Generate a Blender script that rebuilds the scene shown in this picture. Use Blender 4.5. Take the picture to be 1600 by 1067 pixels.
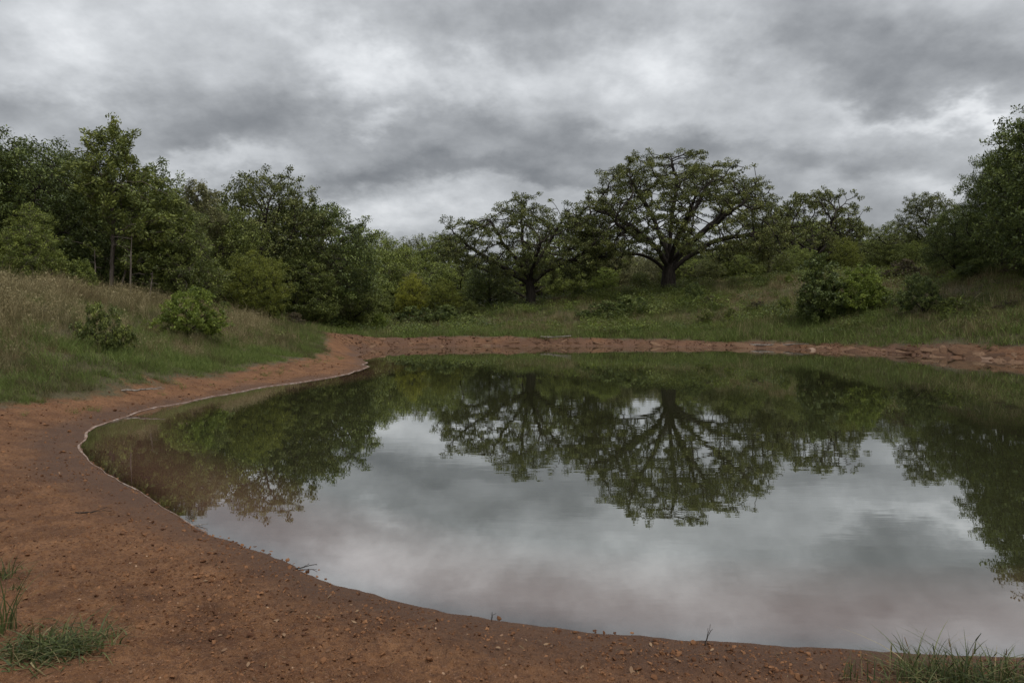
import bpy, math, random
import numpy as np
from mathutils import Vector, Matrix

for o in list(bpy.data.objects):
    bpy.data.objects.remove(o)
scene = bpy.context.scene
C = scene.collection
rng = np.random.default_rng(7)

# ------------------------------------------------------------------ camera, sky, sun, exposure
F, HZ, EYE = 1100.0, 497.0, 1.6            # focal length and horizon row in photo pixels, eye height above the water
cam_d = bpy.data.cameras.new('camera')
cam = bpy.data.objects.new('camera', cam_d); C.objects.link(cam)
cam_d.sensor_width = 36.0
cam_d.lens = F / 1600 * 36
cam_d.shift_y = -(533.5 - HZ) / 1600
cam_d.clip_start, cam_d.clip_end = 0.05, 3000
cam.location = (0, 0, EYE)
cam.rotation_euler = (math.radians(90), 0, 0)
scene.camera = cam

SUN_EL, SUN_ROT = math.radians(62), math.radians(140)
world = bpy.data.worlds.new('World'); scene.world = world
world.use_nodes = True
wn, wl = world.node_tree.nodes, world.node_tree.links
wn.clear()

def wmath(op, a, b=None, c=None, clamp=False):
    n = wn.new('ShaderNodeMath'); n.operation = op; n.use_clamp = clamp
    for i, v in enumerate((a, b, c)):
        if v is None: continue
        if isinstance(v, (int, float)): n.inputs[i].default_value = v
        else: wl.new(v, n.inputs[i])
    return n.outputs[0]

def build_world():
    out = wn.new('ShaderNodeOutputWorld'); bg = wn.new('ShaderNodeBackground')
    sky = wn.new('ShaderNodeTexSky'); sky.sky_type = 'NISHITA'; sky.sun_disc = False
    sky.sun_elevation = SUN_EL; sky.sun_rotation = SUN_ROT
    tc = wn.new('ShaderNodeTexCoord')
    sep = wn.new('ShaderNodeSeparateXYZ'); wl.new(tc.outputs['Generated'], sep.inputs[0])
    zc = wmath('MAXIMUM', sep.outputs[2], 0.0)
    zz = wmath('ADD', zc, 0.42)
    px = wmath('DIVIDE', sep.outputs[0], zz); py = wmath('DIVIDE', sep.outputs[1], zz)
    comb = wn.new('ShaderNodeCombineXYZ'); wl.new(px, comb.inputs[0]); wl.new(py, comb.inputs[1])
    def noise(scale, detail, rough, dist, off, vec=None):
        m = wn.new('ShaderNodeMapping'); m.inputs['Location'].default_value = off
        wl.new(vec or comb.outputs[0], m.inputs[0])
        n = wn.new('ShaderNodeTexNoise'); n.inputs['Scale'].default_value = scale
        n.inputs['Detail'].default_value = detail; n.inputs['Roughness'].default_value = rough
        n.inputs['Distortion'].default_value = dist
        wl.new(m.outputs[0], n.inputs['Vector']); return n
    # warped cloud-plane position so that every cloud mass gets a ragged outline
    w1 = noise(4.2, 5, 0.62, 0.0, (3.1, 1.7, 0))
    sub = wn.new('ShaderNodeVectorMath'); sub.operation = 'SUBTRACT'; wl.new(w1.outputs['Color'], sub.inputs[0]); sub.inputs[1].default_value = (.5, .5, .5)
    scl = wn.new('ShaderNodeVectorMath'); scl.operation = 'SCALE'; wl.new(sub.outputs[0], scl.inputs[0]); scl.inputs['Scale'].default_value = 0.40
    add = wn.new('ShaderNodeVectorMath'); add.operation = 'ADD'; wl.new(comb.outputs[0], add.inputs[0]); wl.new(scl.outputs[0], add.inputs[1])
    ws = wn.new('ShaderNodeSeparateXYZ'); wl.new(add.outputs[0], ws.inputs[0])
    n1 = noise(2.5, 6, 0.58, 0.0, (11.3, 4.2, 0))
    n2 = noise(7.0, 6, 0.60, 0.0, (1.3, 7.2, 0))
    dens = wmath('ADD', wmath('MULTIPLY', wmath('SUBTRACT', n1.outputs['Fac'], 0.5), 1.15),
                 wmath('MULTIPLY', wmath('SUBTRACT', n2.outputs['Fac'], 0.5), 0.54))
    def P(u, v):
        d = Vector(((u - 800) / F, 1, (HZ - v) / F)).normalized(); k = max(d.z, 0) + .42
        return d.x / k, d.y / k
    # cloud masses (thick = dark underside, thin = light gap) on the cloud layer
    masses = [(690, 268, 290, 24, .30), (830, 190, 170, 42, .26), (330, 205, 240, 46, .26), (850, 40, 150, 60, .20), (620, 30, 90, 60, .12),
              (1420, 95, 230, 60, .24), (1290, 245, 260, 26, .22), (90, 180, 150, 50, .16), (380, 130, 120, 35, .10),
              (505, 95, 90, 40, -.20), (700, 115, 120, 40, -.16), (1050, 60, 120, 60, -.24), (585, 184, 60, 16, -.24),
              (590, 340, 200, 30, -.20), (1000, 185, 140, 22, -.20), (1480, 190, 200, 18, -.26), (1440, 285, 220, 22, -.20),
              (60, 105, 120, 40, -.12), (830, 290, 160, 14, -.10), (300, 265, 150, 16, -.16), (180, 40, 160, 50, -.06)]
    for (u, v, ru, rv, s) in masses:
        cx, cy = P(u, v); x1, _ = P(u + ru, v); _, y1 = P(u, v - rv); _, y2 = P(u, v + rv)
        rx, ry = abs(x1 - cx), abs(y2 - y1) / 2
        a = wmath('DIVIDE', wmath('SUBTRACT', ws.outputs[0], cx), rx); b = wmath('DIVIDE', wmath('SUBTRACT', ws.outputs[1], (y1 + y2) / 2), ry)
        e = wmath('ADD', wmath('MULTIPLY', a, a), wmath('MULTIPLY', b, b))
        g = wmath('POWER', 2.718, wmath('MULTIPLY', e, -0.8))
        dens = wmath('ADD', dens, wmath('MULTIPLY', g, s * 1.25))
    lum = wmath('ADD', 0.535, wmath('MULTIPLY', dens, -0.74))
    ramp = wn.new('ShaderNodeValToRGB'); wl.new(lum, ramp.inputs[0])
    cr = ramp.color_ramp; cr.interpolation = 'B_SPLINE'
    cr.elements[0].position = 0.0; cr.elements[0].color = (.098, .106, .117, 1)
    cr.elements[1].position = 1.0; cr.elements[1].color = (.80, .81, .82, 1)
    for p, c in ((.25, (.165, .173, .184, 1)), (.5, (.299, .311, .325, 1)), (.75, (.49, .507, .526, 1))):
        e = cr.elements.new(p); e.color = c
    # overcast luminance rises evenly towards the zenith
    grad = wmath('ADD', 0.79, wmath('MULTIPLY', zc, 0.95))
    clouds = wn.new('ShaderNodeVectorMath'); clouds.operation = 'SCALE'; wl.new(ramp.outputs[0], clouds.inputs[0]); wl.new(wmath('MULTIPLY', grad, 10.0), clouds.inputs['Scale'])
    mix = wn.new('ShaderNodeMix'); mix.data_type = 'RGBA'; mix.inputs[0].default_value = 0.97
    wl.new(sky.outputs[0], mix.inputs[6]); wl.new(clouds.outputs[0], mix.inputs[7])
    wl.new(mix.outputs[2], bg.inputs[0]); bg.inputs[1].default_value = 0.1
    wl.new(bg.outputs[0], out.inputs[0])
build_world()
world.cycles.sampling_method = 'MANUAL'; world.cycles.sample_map_resolution = 256

sun_d = bpy.data.lights.new('sun', 'SUN'); sun = bpy.data.objects.new('sun', sun_d); C.objects.link(sun)
sun_d.energy = 1.5; sun_d.angle = math.radians(18); sun_d.color = (1.0, .96, .9)
sd = Vector((math.sin(SUN_ROT) * math.cos(SUN_EL), math.cos(SUN_ROT) * math.cos(SUN_EL), math.sin(SUN_EL)))
sun.rotation_euler = sd.to_track_quat('Z', 'Y').to_euler()

vs = scene.view_settings
vs.view_transform = 'Standard'; vs.look = 'None'; vs.exposure = 0.48; vs.gamma = 1.0; vs.use_curve_mapping = False
scene.render.engine = 'CYCLES'
scene.cycles.max_bounces = 5; scene.cycles.transparent_max_bounces = 6
scene.cycles.diffuse_bounces = 2; scene.cycles.glossy_bounces = 2; scene.cycles.transmission_bounces = 2
scene.cycles.use_denoising = True

# ------------------------------------------------------------------ helpers
def tag(o, label=None, cat=None, group=None, kind=None):
    if label: o['label'] = label
    if cat: o['category'] = cat
    if group: o['group'] = group
    if kind: o['kind'] = kind
    return o

def link(o, parent=None):
    C.objects.link(o)
    if parent is not None: o.parent = parent
    return o

def np_mesh(name, V, faces, mat=None, smooth=False, face_attr=None, vert_attr=None):
    """faces: list of int arrays (n,3) or (n,4)"""
    me = bpy.data.meshes.new(name)
    faces = [f for f in faces if len(f)]
    nl = sum(f.size for f in faces); nf = sum(len(f) for f in faces)
    me.vertices.add(len(V)); me.vertices.foreach_set('co', np.asarray(V, np.float32).ravel())
    me.loops.add(nl); me.polygons.add(nf)
    me.loops.foreach_set('vertex_index', np.concatenate([f.ravel() for f in faces]).astype(np.int32))
    tot = np.concatenate([np.full(len(f), f.shape[1]) for f in faces]).astype(np.int32)
    start = np.concatenate([[0], np.cumsum(tot)[:-1]]).astype(np.int32)
    me.polygons.foreach_set('loop_start', start)
    if smooth: me.polygons.foreach_set('use_smooth', np.ones(nf, bool))
    me.update(calc_edges=True)
    for k, a in (face_attr or {}).items():
        at = me.attributes.new(k, 'FLOAT', 'FACE'); at.data.foreach_set('value', np.asarray(a, np.float32))
    for k, a in (vert_attr or {}).items():
        at = me.attributes.new(k, 'FLOAT', 'POINT'); at.data.foreach_set('value', np.asarray(a, np.float32))
    if mat: me.materials.append(mat)
    return me

def sstep(a, b, x):
    t = np.clip((x - a) / (b - a), 0, 1); return t * t * (3 - 2 * t)

def vnoise(x, y, seed=0):
    xi, yi = np.floor(x).astype(np.int64), np.floor(y).astype(np.int64)
    xf, yf = x - xi, y - yi
    def h(i, j):
        n = (i * 374761393 + j * 668265263 + seed * 1442695041) & 0xFFFFFFFF
        n = ((n ^ (n >> 13)) * 1274126177) & 0xFFFFFFFF
        return ((n ^ (n >> 16)) & 0xFFFF) / 65535.0
    u, v = xf * xf * (3 - 2 * xf), yf * yf * (3 - 2 * yf)
    return (h(xi, yi) * (1 - u) + h(xi + 1, yi) * u) * (1 - v) + (h(xi, yi + 1) * (1 - u) + h(xi + 1, yi + 1) * u) * v

def fbm(x, y, f, octv=4, seed=0, gain=.5):
    s, a, t = 0, 1, 0
    for k in range(octv):
        s = s + a * (vnoise(x * f + 17.3 * k, y * f - 9.1 * k, seed + k) - .5); t += a; a *= gain; f *= 2.03
    return s / t * 2

def W(u, v, z=0.0):
    """photo pixel on the level z -> place on the ground plan"""
    D = (EYE - z) * F / (v - HZ); return ((u - 800) / F * D, D)
def WD(u, D): return ((u - 800) / F * D, D)

def catmull(pts, n):
    P = np.array(pts, float); N = len(P); out = []
    for i in range(N):
        p0, p1, p2, p3 = P[i - 1], P[i], P[(i + 1) % N], P[(i + 2) % N]
        for t in np.linspace(0, 1, n, endpoint=False):
            out.append(.5 * (2 * p1 + (p2 - p0) * t + (2 * p0 - 5 * p1 + 4 * p2 - p3) * t * t + (3 * p1 - p0 - 3 * p2 + p3) * t ** 3))
    return np.array(out)

def poly_sd(x, y, poly):
    """signed distance, positive outside"""
    x, y = np.asarray(x, float).ravel(), np.asarray(y, float).ravel()
    d = np.full(x.shape, 1e18); ins = np.zeros(x.shape, bool)
    A = poly; B = np.roll(poly, -1, 0)
    for (ax, ay), (bx, by) in zip(A, B):
        ex, ey = bx - ax, by - ay; L = ex * ex + ey * ey + 1e-12
        t = np.clip(((x - ax) * ex + (y - ay) * ey) / L, 0, 1)
        d = np.minimum(d, (x - ax - t * ex) ** 2 + (y - ay - t * ey) ** 2)
        if ay != by:
            c = (ay > y) != (by > y)
            ins ^= c & (x < (bx - ax) * (y - ay) / (by - ay) + ax)
    d = np.sqrt(d); return np.where(ins, -d, d)

# ------------------------------------------------------------------ terrain
shore_px = [(1320, 1017), (1200, 1010), (1100, 1004), (950, 991), (800, 972), (700, 957), (600, 932), (500, 896), (430, 868), (370, 848),
            (330, 831), (270, 800), (200, 760), (150, 722), (124, 704), (127, 687), (155, 667), (205, 648), (300, 626), (400, 608), (480, 596),
            (545, 584), (571, 574.5), (569, 566), (560, 555), (562, 548), (590, 544.5), (640, 543), (700, 541), (800, 540.5), (900, 540.5), (1000, 541.5),
            (1100, 543), (1200, 545), (1300, 549), (1400, 554), (1500, 560), (1600, 567)]
shore = [W(*p) for p in shore_px] + [(20.6, 22), (21.3, 16), (19, 10.5), (14.5, 6.6), (9.5, 4.4), (6, 3.55), (3.6, 3.25)]
SHORE = catmull(shore, 6)
for k in range(len(SHORE)):
    x, y = SHORE[k]; a = .012 * max(y, 4)
    SHORE[k] += (a * fbm(np.array([x]), np.array([y]), .9, 3, 5)[0], a * fbm(np.array([x]), np.array([y]), .9, 3, 55)[0])
veg_poly = [(-90, 5), (-25, 8.5), (-12, 9.8), W(0, 634, .25), W(100, 622, .25), W(200, 608, .25), W(300, 590, .25), W(400, 575, .25), W(470, 561, .25), W(508, 551, .27), W(512, 541, .33),
            WD(500, 37), WD(540, 39.9), WD(620, 41.4), WD(700, 41.8), WD(800, 41.5), WD(900, 41.5), WD(1000, 41.3), WD(1050, 41.0), WD(1180, 38.9), WD(1300, 35.8), WD(1400, 32.8),
            WD(1500, 29.6), WD(1600, 26.8), (23.5, 21), (25.5, 15), (22, 8), (15, 3.2), (20, -5), (90, -10), (400, 0), (400, 400), (-400, 400), (-400, 0)]
VEG = np.array(veg_poly)
cp = []
def c3(u, v, D): cp.append((*WD(u, D), EYE + (HZ - v) * D / F))
for x, y, z in [(-3, 2.4, .16), (0, 2, .14), (0, 0, .14), (3, 1.5, .16), (6, 1.5, .2), (-6, 4, .22), (-6.6, 6.8, .2), (-9, 3, .4), (-4, -4, .3), (5, -5, .4), (0, -14, .6), (-18, -5, 1), (18, -6, 1),
                (-12, 9, .8), (-18, 10, 1.8), (24, 12, 1.0), (25, 7, 1), (20, 2, .7), (30, 15, 2.5)]: cp.append((x, y, z))
for u, v in ((0, 635), (100, 622), (200, 610), (300, 590), (400, 575), (470, 561), (508, 551)): cp.append((*W(u, v, .25), .27))
for u, v, D in [(0, 462, 17), (80, 475, 19), (160, 491, 21), (250, 500, 23), (350, 506, 26), (430, 514, 29), (480, 521, 31),
                (100, 552, 14), (0, 558, 13.2), (250, 553, 18.5), (400, 546, 24), (-200, 455, 16),
                (550, 527, 43), (650, 520, 50), (720, 516, 50), (600, 513, 75),
                (730, 503, 53), (830, 479, 60), (940, 464, 60), (1045, 455, 61), (1180, 441, 63), (1300, 432, 60), (1400, 427, 52), (1500, 423, 45), (1600, 420, 38), (1780, 415, 34),
                (830, 510, 49), (950, 505, 48), (1045, 496, 48), (1180, 491, 46), (1300, 486, 42), (1400, 481, 38), (1500, 476, 34.5), (1600, 473, 31),
                (560, 526, 40.5), (680, 526, 42), (800, 525, 42), (900, 525, 42.2), (1045, 525, 42), (1180, 527, 39.8), (1300, 528, 36.6), (1400, 530, 33.6), (1500, 532, 30), (1600, 534, 27.3)]: c3(u, v, D)
for u, D, z in [(0, 30, 2.6), (180, 30, 2.2), (300, 35, 1.8), (420, 42, 1.3), (-300, 25, 3), (-300, 42, 3), (100, 60, 2.5), (400, 70, 1.2), (650, 110, 1.5), (650, 160, 4), (830, 85, 2.8),
                (1045, 90, 5), (1270, 90, 6.6), (1450, 80, 6.6), (1600, 60, 5.6), (1000, 150, 6), (1400, 150, 8), (300, 150, 4), (0, 120, 3.5), (-600, 80, 4), (2200, 60, 5), (2200, 25, 3.4)]:
    cp.append((*WD(u, D), z))
cp = np.array(cp)
def tps(r2): return np.where(r2 > 1e-9, r2 * np.log(r2 + 1e-12) * .5, 0)
_n = len(cp); _K = tps(((cp[:, None, :2] - cp[None, :, :2]) ** 2).sum(-1)) + np.eye(_n) * .3
_Pm = np.c_[np.ones(_n), cp[:, :2]]
_sol = np.linalg.solve(np.block([[_K, _Pm], [_Pm.T, np.zeros((3, 3))]]), np.r_[cp[:, 2], 0, 0, 0])
def hill(x, y):
    z = _sol[_n] + _sol[_n + 1] * x + _sol[_n + 2] * y
    for k in range(_n): z = z + _sol[k] * tps((x - cp[k, 0]) ** 2 + (y - cp[k, 1]) ** 2)
    r = np.hypot(x, y); t = sstep(120, 200, r)
    return z * (1 - t) + 5.0 * t
def terrain(x, y, full=False):
    x, y = np.asarray(x, float), np.asarray(y, float)
    d = poly_sd(x, y, SHORE); vg = -poly_sd(x, y, VEG)
    r = np.hypot(x, y)
    H = np.maximum(hill(x, y), .1)
    # near beaches rise slowly, the far bank is a small eroded step
    farb = sstep(30, 37, y + .35 * x); w = 1.5 * (1 - farb) + .95 * farb
    s = np.clip(d / w, 0, 1); s = s * (1.6 - .6 * s)
    depth = -np.minimum(.15 * np.clip(-d, 0, None), 1.5)
    z = np.where(d > 0, H * np.minimum(s, 1), depth)
    rough = sstep(.0, .5, d)
    soil = 1 - sstep(-.3, .4, vg)
    z = z + rough * (fbm(x, y, .5, 3, 2) * .05 * sstep(3, 12, r) + fbm(x, y, 1.4, 3, 12) * (.022 + .03 * sstep(9, 20, r)))
    # clods and washed little steps on bare soil
    nearf = soil * sstep(.02, .35, d)
    z = z + nearf * (np.abs(fbm(x, y, 3.4, 4, 21, .6)) * .045 - .012 + np.abs(fbm(x * .8, y * 1.3, 11.0, 4, 31, .7)) * .042)
    z = z + soil * sstep(-.25, .0, d) * (1 - sstep(.05, .4, d)) * fbm(x, y, 5.0, 3, 41) * .004
    # layered far bank
    strat = farb * soil * sstep(0, .25, d)
    ph = (z * 9 + .10 * x + fbm(x, y, .7, 3, 61) * 1.6); st = ph - np.floor(ph)
    z = z + strat * ((sstep(.55, .95, st) - st) / 9 * .9 + fbm(x, y, 2.2, 3, 71) * .07)
    z = z + sstep(0, 1, vg) * fbm(x, y, .8, 3, 81) * .10 * sstep(8, 14, r)
    if full: return z, d, vg
    return z
def gz(x, y): return float(terrain(np.array([x]), np.array([y]))[0])

# ------------------------------------------------------------------ material helpers
def mat_new(name):
    m = bpy.data.materials.new(name); m.use_nodes = True
    nt = m.node_tree; nt.nodes.clear()
    return m, nt.nodes, nt.links
class NB:
    def __init__(s, name): s.m, s.n, s.l = mat_new(name)
    def node(s, t, **kw):
        n = s.n.new(t)
        for k, v in kw.items(): setattr(n, k, v)
        return n
    def put(s, sock, v):
        if isinstance(v, bpy.types.NodeSocket): s.l.new(v, sock)
        else: sock.default_value = v
    def math(s, op, a, b=0.0, clamp=False):
        n = s.node('ShaderNodeMath', operation=op, use_clamp=clamp); s.put(n.inputs[0], a); s.put(n.inputs[1], b); return n.outputs[0]
    def noise(s, scale, detail=4, rough=.55, vec=None, dist=0):
        n = s.node('ShaderNodeTexNoise'); n.inputs['Scale'].default_value = scale; n.inputs['Detail'].default_value = detail
        n.inputs['Roughness'].default_value = rough; n.inputs['Distortion'].default_value = dist
        if vec: s.l.new(vec, n.inputs['Vector'])
        return n.outputs['Fac']
    def mix(s, f, a, b):
        n = s.node('ShaderNodeMix', data_type='RGBA'); s.put(n.inputs[0], f); s.put(n.inputs[6], a); s.put(n.inputs[7], b); return n.outputs[2]
    def ramp(s, f, stops):
        n = s.node('ShaderNodeValToRGB'); s.l.new(f, n.inputs[0]); e = n.color_ramp.elements
        while len(e) < len(stops): e.new(.5)
        for k, (p, c) in enumerate(stops): e[k].position = p; e[k].color = (*c, 1)
        return n.outputs[0]
    def mapr(s, f, a, b, c=0., d=1.):
        n = s.node('ShaderNodeMapRange'); s.put(n.inputs[0], f)
        for k, v in enumerate((a, b, c, d)): n.inputs[k + 1].default_value = v
        return n.outputs[0]
    def attr(s, name, kind='GEOMETRY'):
        n = s.node('ShaderNodeAttribute', attribute_name=name, attribute_type=kind); return n.outputs['Fac']
    def pos(s): return s.node('ShaderNodeNewGeometry').outputs['Position']
    def bump(s, h, strength, dist):
        n = s.node('ShaderNodeBump'); n.inputs['Strength'].default_value = strength; n.inputs['Distance'].default_value = dist; s.l.new(h, n.inputs['Height']); return n.outputs[0]
    def out(s, sh): s.l.new(sh, s.node('ShaderNodeOutputMaterial').inputs[0]); return s.m
    def pbsdf(s, col, rough, normal=None, spec=.3):
        n = s.node('ShaderNodeBsdfPrincipled'); s.put(n.inputs['Base Color'], col); s.put(n.inputs['Roughness'], rough); n.inputs['Specular IOR Level'].default_value = spec
        if normal: s.l.new(normal, n.inputs['Normal'])
        return n

def ground_material():
    b = NB('ground')
    p = b.pos(); veg = b.attr('veg'); wet = b.attr('wet')
    big = b.noise(.45, 5, .6, p); mid = b.noise(3.0, 6, .65, p); fine = b.noise(28, 5, .7, p); tiny = b.noise(95, 3, .7, p)
    soil = b.ramp(mid, [(.32, (.086, .039, .018)), (.5, (.168, .079, .034)), (.68, (.258, .130, .060))])
    soil = b.mix(b.mapr(big, .45, .64, 0, .6), soil, (.262, .126, .058, 1))
    soil = b.mix(b.mapr(fine, .47, .58, 0, .65), soil, (.095, .041, .020, 1))
    soil = b.mix(b.mapr(tiny, .56, .66, 0, .5), soil, (.36, .21, .135, 1))
    soil = b.mix(b.math('MULTIPLY', wet, .72), soil, (.082, .041, .023, 1))
    gr = b.ramp(b.noise(1.3, 6, .65, p), [(.3, (.070, .066, .028)), (.5, (.105, .088, .045)), (.72, (.15, .10, .062))])
    gr = b.mix(b.mapr(fine, .45, .6, 0, .6), gr, (.035, .032, .016, 1))
    edge = b.math('ADD', veg, b.math('MULTIPLY', b.math('SUBTRACT', b.noise(2.6, 6, .65, p), .5), 1.6))
    col = b.mix(b.mapr(edge, .30, .62), soil, gr)
    h = b.math('ADD', b.math('MULTIPLY', fine, .6), b.math('MULTIPLY', tiny, .3)); h = b.math('ADD', h, b.math('MULTIPLY', b.noise(9, 5, .65, p), .9))
    rough = b.math('SUBTRACT', .95, b.math('MULTIPLY', wet, .28))
    return b.out(b.pbsdf(col, rough, b.bump(h, 1.0, .05), .3).outputs[0])
M_ground = ground_material()

def build_ground():
    R = [0.6]
    while R[-1] < 500:
        r = R[-1]
        if r < 8: s = max(.0066 * r, .010)
        elif r < 20: s = .0105 * r
        elif r < 46: s = .15
        elif r < 75: s = .35
        else: s = r * .02
        R.append(r + s)
    R = np.array(R)
    a = []; t = 0.0
    while t < 180:
        a.append(t); t += .17 if t < 40 else min(.19 + (t - 40) * .06, 5)
    a = np.array(a + [180.0]); A = np.radians(np.r_[-a[1:][::-1], a])
    A = A[1:]                                             # -180 and 180 are one direction
    nr, na = len(R), len(A)
    rr, aa = np.meshgrid(R, A, indexing='ij')
    x, y = (rr * np.sin(aa)).ravel(), (rr * np.cos(aa)).ravel()
    x = np.r_[0, x]; y = np.r_[0, y]
    z, d, vg = terrain(x, y, True)
    i, j = np.meshgrid(np.arange(nr - 1), np.arange(na), indexing='ij'); j2 = (j + 1) % na
    q = np.stack([i * na + j, i * na + j2, (i + 1) * na + j2, (i + 1) * na + j], -1).reshape(-1, 4)[:, ::-1] + 1
    k = np.arange(na); tri = np.stack([np.zeros(na, int), 1 + (k + 1) % na, 1 + k], -1)
    veg = np.clip(.5 + vg / 1.2, 0, 1)
    wn_ = fbm(x, y, 1.1, 3, 91)
    wet = 1 - sstep(.05, .34, np.maximum(d, 0) * .50 + wn_ * .10 + .16 * fbm(x, y, .45, 3, 97))
    farw = sstep(30, 37, y + .35 * x) * (1 - sstep(.0, .5, vg)); wet = np.maximum(wet, farw * np.clip(.85 + .7 * fbm(x, y, .8, 3, 95), .25, 1))
    me = np_mesh('ground', np.c_[x, y, z], [q, tri], M_ground, True, vert_attr={'veg': veg, 'wet': wet})
    o = link(bpy.data.objects.new('ground', me)); tag(o, kind='structure'); return o
ground = build_ground()

# ------------------------------------------------------------------ water
def water_material():
    b = NB('pond_water')
    p = b.pos(); depth = b.attr('depth')
    mp = b.node('ShaderNodeMapping'); mp.inputs['Scale'].default_value = (.55, 1.5, 1); b.l.new(p, mp.inputs[0])
    r1 = b.noise(1.5, 3, .5, mp.outputs[0]); r2 = b.noise(6.0, 2, .5, mp.outputs[0])
    patch = b.mapr(b.noise(.11, 3, .6, p), .40, .62, .15, 1.0)
    hgt = b.math('ADD', b.math('MULTIPLY', r1, .7), b.math('MULTIPLY', r2, .08))
    bm = b.node('ShaderNodeBump'); bm.inputs['Strength'].default_value = 1.0
    b.l.new(b.math('MULTIPLY', hgt, patch), bm.inputs['Height']); bm.inputs['Distance'].default_value = .0021
    fr = b.node('ShaderNodeFresnel'); fr.inputs['IOR'].default_value = 2.0; b.l.new(bm.outputs[0], fr.inputs['Normal'])
    gl = b.node('ShaderNodeBsdfGlossy'); gl.inputs['Roughness'].default_value = .012; gl.inputs['Color'].default_value = (.93, .94, .93, 1); b.l.new(bm.outputs[0], gl.inputs['Normal'])
    # turbid body: the bottom shows only through the first hand's breadth
    murk = b.math('SUBTRACT', 1.0, b.math('POWER', 2.718, b.math('MULTIPLY', depth, -22.0)))
    body = b.mix(b.mapr(depth, .02, .20), (.200, .108, .076, 1), (.034, .035, .016, 1))
    df = b.node('ShaderNodeBsdfDiffuse'); b.put(df.inputs[0], body)
    tr = b.node('ShaderNodeBsdfTransparent'); tr.inputs[0].default_value = (.86, .78, .70, 1)
    m1 = b.node('ShaderNodeMixShader'); b.put(m1.inputs[0], murk); b.l.new(tr.outputs[0], m1.inputs[1]); b.l.new(df.outputs[0], m1.inputs[2])
    m2 = b.node('ShaderNodeMixShader'); b.l.new(b.math('POWER', fr.outputs[0], .52), m2.inputs[0]); b.l.new(m1.outputs[0], m2.inputs[1]); b.l.new(gl.outputs[0], m2.inputs[2])
    return b.out(m2.outputs[0])
def build_water():
    xs = np.linspace(-8, 23, 200); ys = np.r_[np.linspace(2.6, 10, 120), np.linspace(10.2, 45, 180)]
    X, Y = np.meshgrid(xs, ys, indexing='ij'); X, Y = X.ravel(), Y.ravel()
    d = poly_sd(X, Y, SHORE); ny = len(ys)
    i, j = np.meshgrid(np.arange(len(xs) - 1), np.arange(ny - 1), indexing='ij')
    q = np.stack([i * ny + j, (i + 1) * ny + j, (i + 1) * ny + j + 1, i * ny + j + 1], -1).reshape(-1, 4)
    q = q[(d[q] < .35).any(1)]
    me = np_mesh('pond_water', np.c_[X, Y, np.zeros_like(X)], [q], water_material(), True, vert_attr={'depth': .15 * np.clip(-d, 0, 10)})
    tag(link(bpy.data.objects.new('pond_water', me)), kind='structure')
build_water()

# ------------------------------------------------------------------ growing trees
def colonize(P, par, att, step, di, dk, iters=140, up=0.0, wob=.25, rg=None):
    P = [np.array(p, float) for p in P]; par = list(par); kids = [0] * len(P)
    for q in par:
        if q >= 0: kids[q] += 1
    Pa = np.array(P); alive = np.ones(len(att), bool)
    nd = np.full(len(att), 1e9); ni = np.zeros(len(att), int)
    def upd(start):
        N = np.array(P[start:])
        for c in range(0, len(att), 1500):
            a = att[c:c + 1500]; D = np.sqrt(((a[:, None] - N[None]) ** 2).sum(-1)); k = D.argmin(1); m = D[np.arange(len(a)), k]
            b = m < nd[c:c + 1500]; nd[c:c + 1500][b] = m[b]; ni[c:c + 1500][b] = k[b] + start
    upd(0)
    for it in range(iters):
        act = alive & (nd < di)
        if not act.any(): break
        idx = ni[act]; Pn = np.array(P)
        dv = att[act] - Pn[idx]; dv /= np.linalg.norm(dv, axis=1)[:, None] + 1e-9
        S = np.zeros((len(P), 3)); np.add.at(S, idx, dv)
        src = np.unique(idx); start = len(P); added = 0
        for s in src:
            if kids[s] >= 3: continue
            v = S[s]; L = np.linalg.norm(v)
            if L < 1e-6: continue
            v = v / L + rg.normal(0, wob, 3); v[2] += up; v /= np.linalg.norm(v)
            P.append(Pn[s] + v * step); par.append(int(s)); kids[s] += 1; kids.append(0); added += 1
        if not added: break
        upd(start); alive &= nd > dk
    return np.array(P), np.array(par)

def radii(P, par, R0, rt, gain=None):
    n = len(P); cnt = np.zeros(n); ch = np.zeros(n, int)
    for i in range(n):
        if par[i] >= 0: ch[par[i]] += 1
    cnt[ch == 0] = 1
    for i in range(n - 1, 0, -1):
        if par[i] >= 0: cnt[par[i]] += cnt[i]
    e = math.log(R0 / rt) / math.log(max(cnt[0], 2))
    return rt * cnt ** e, ch

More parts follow.
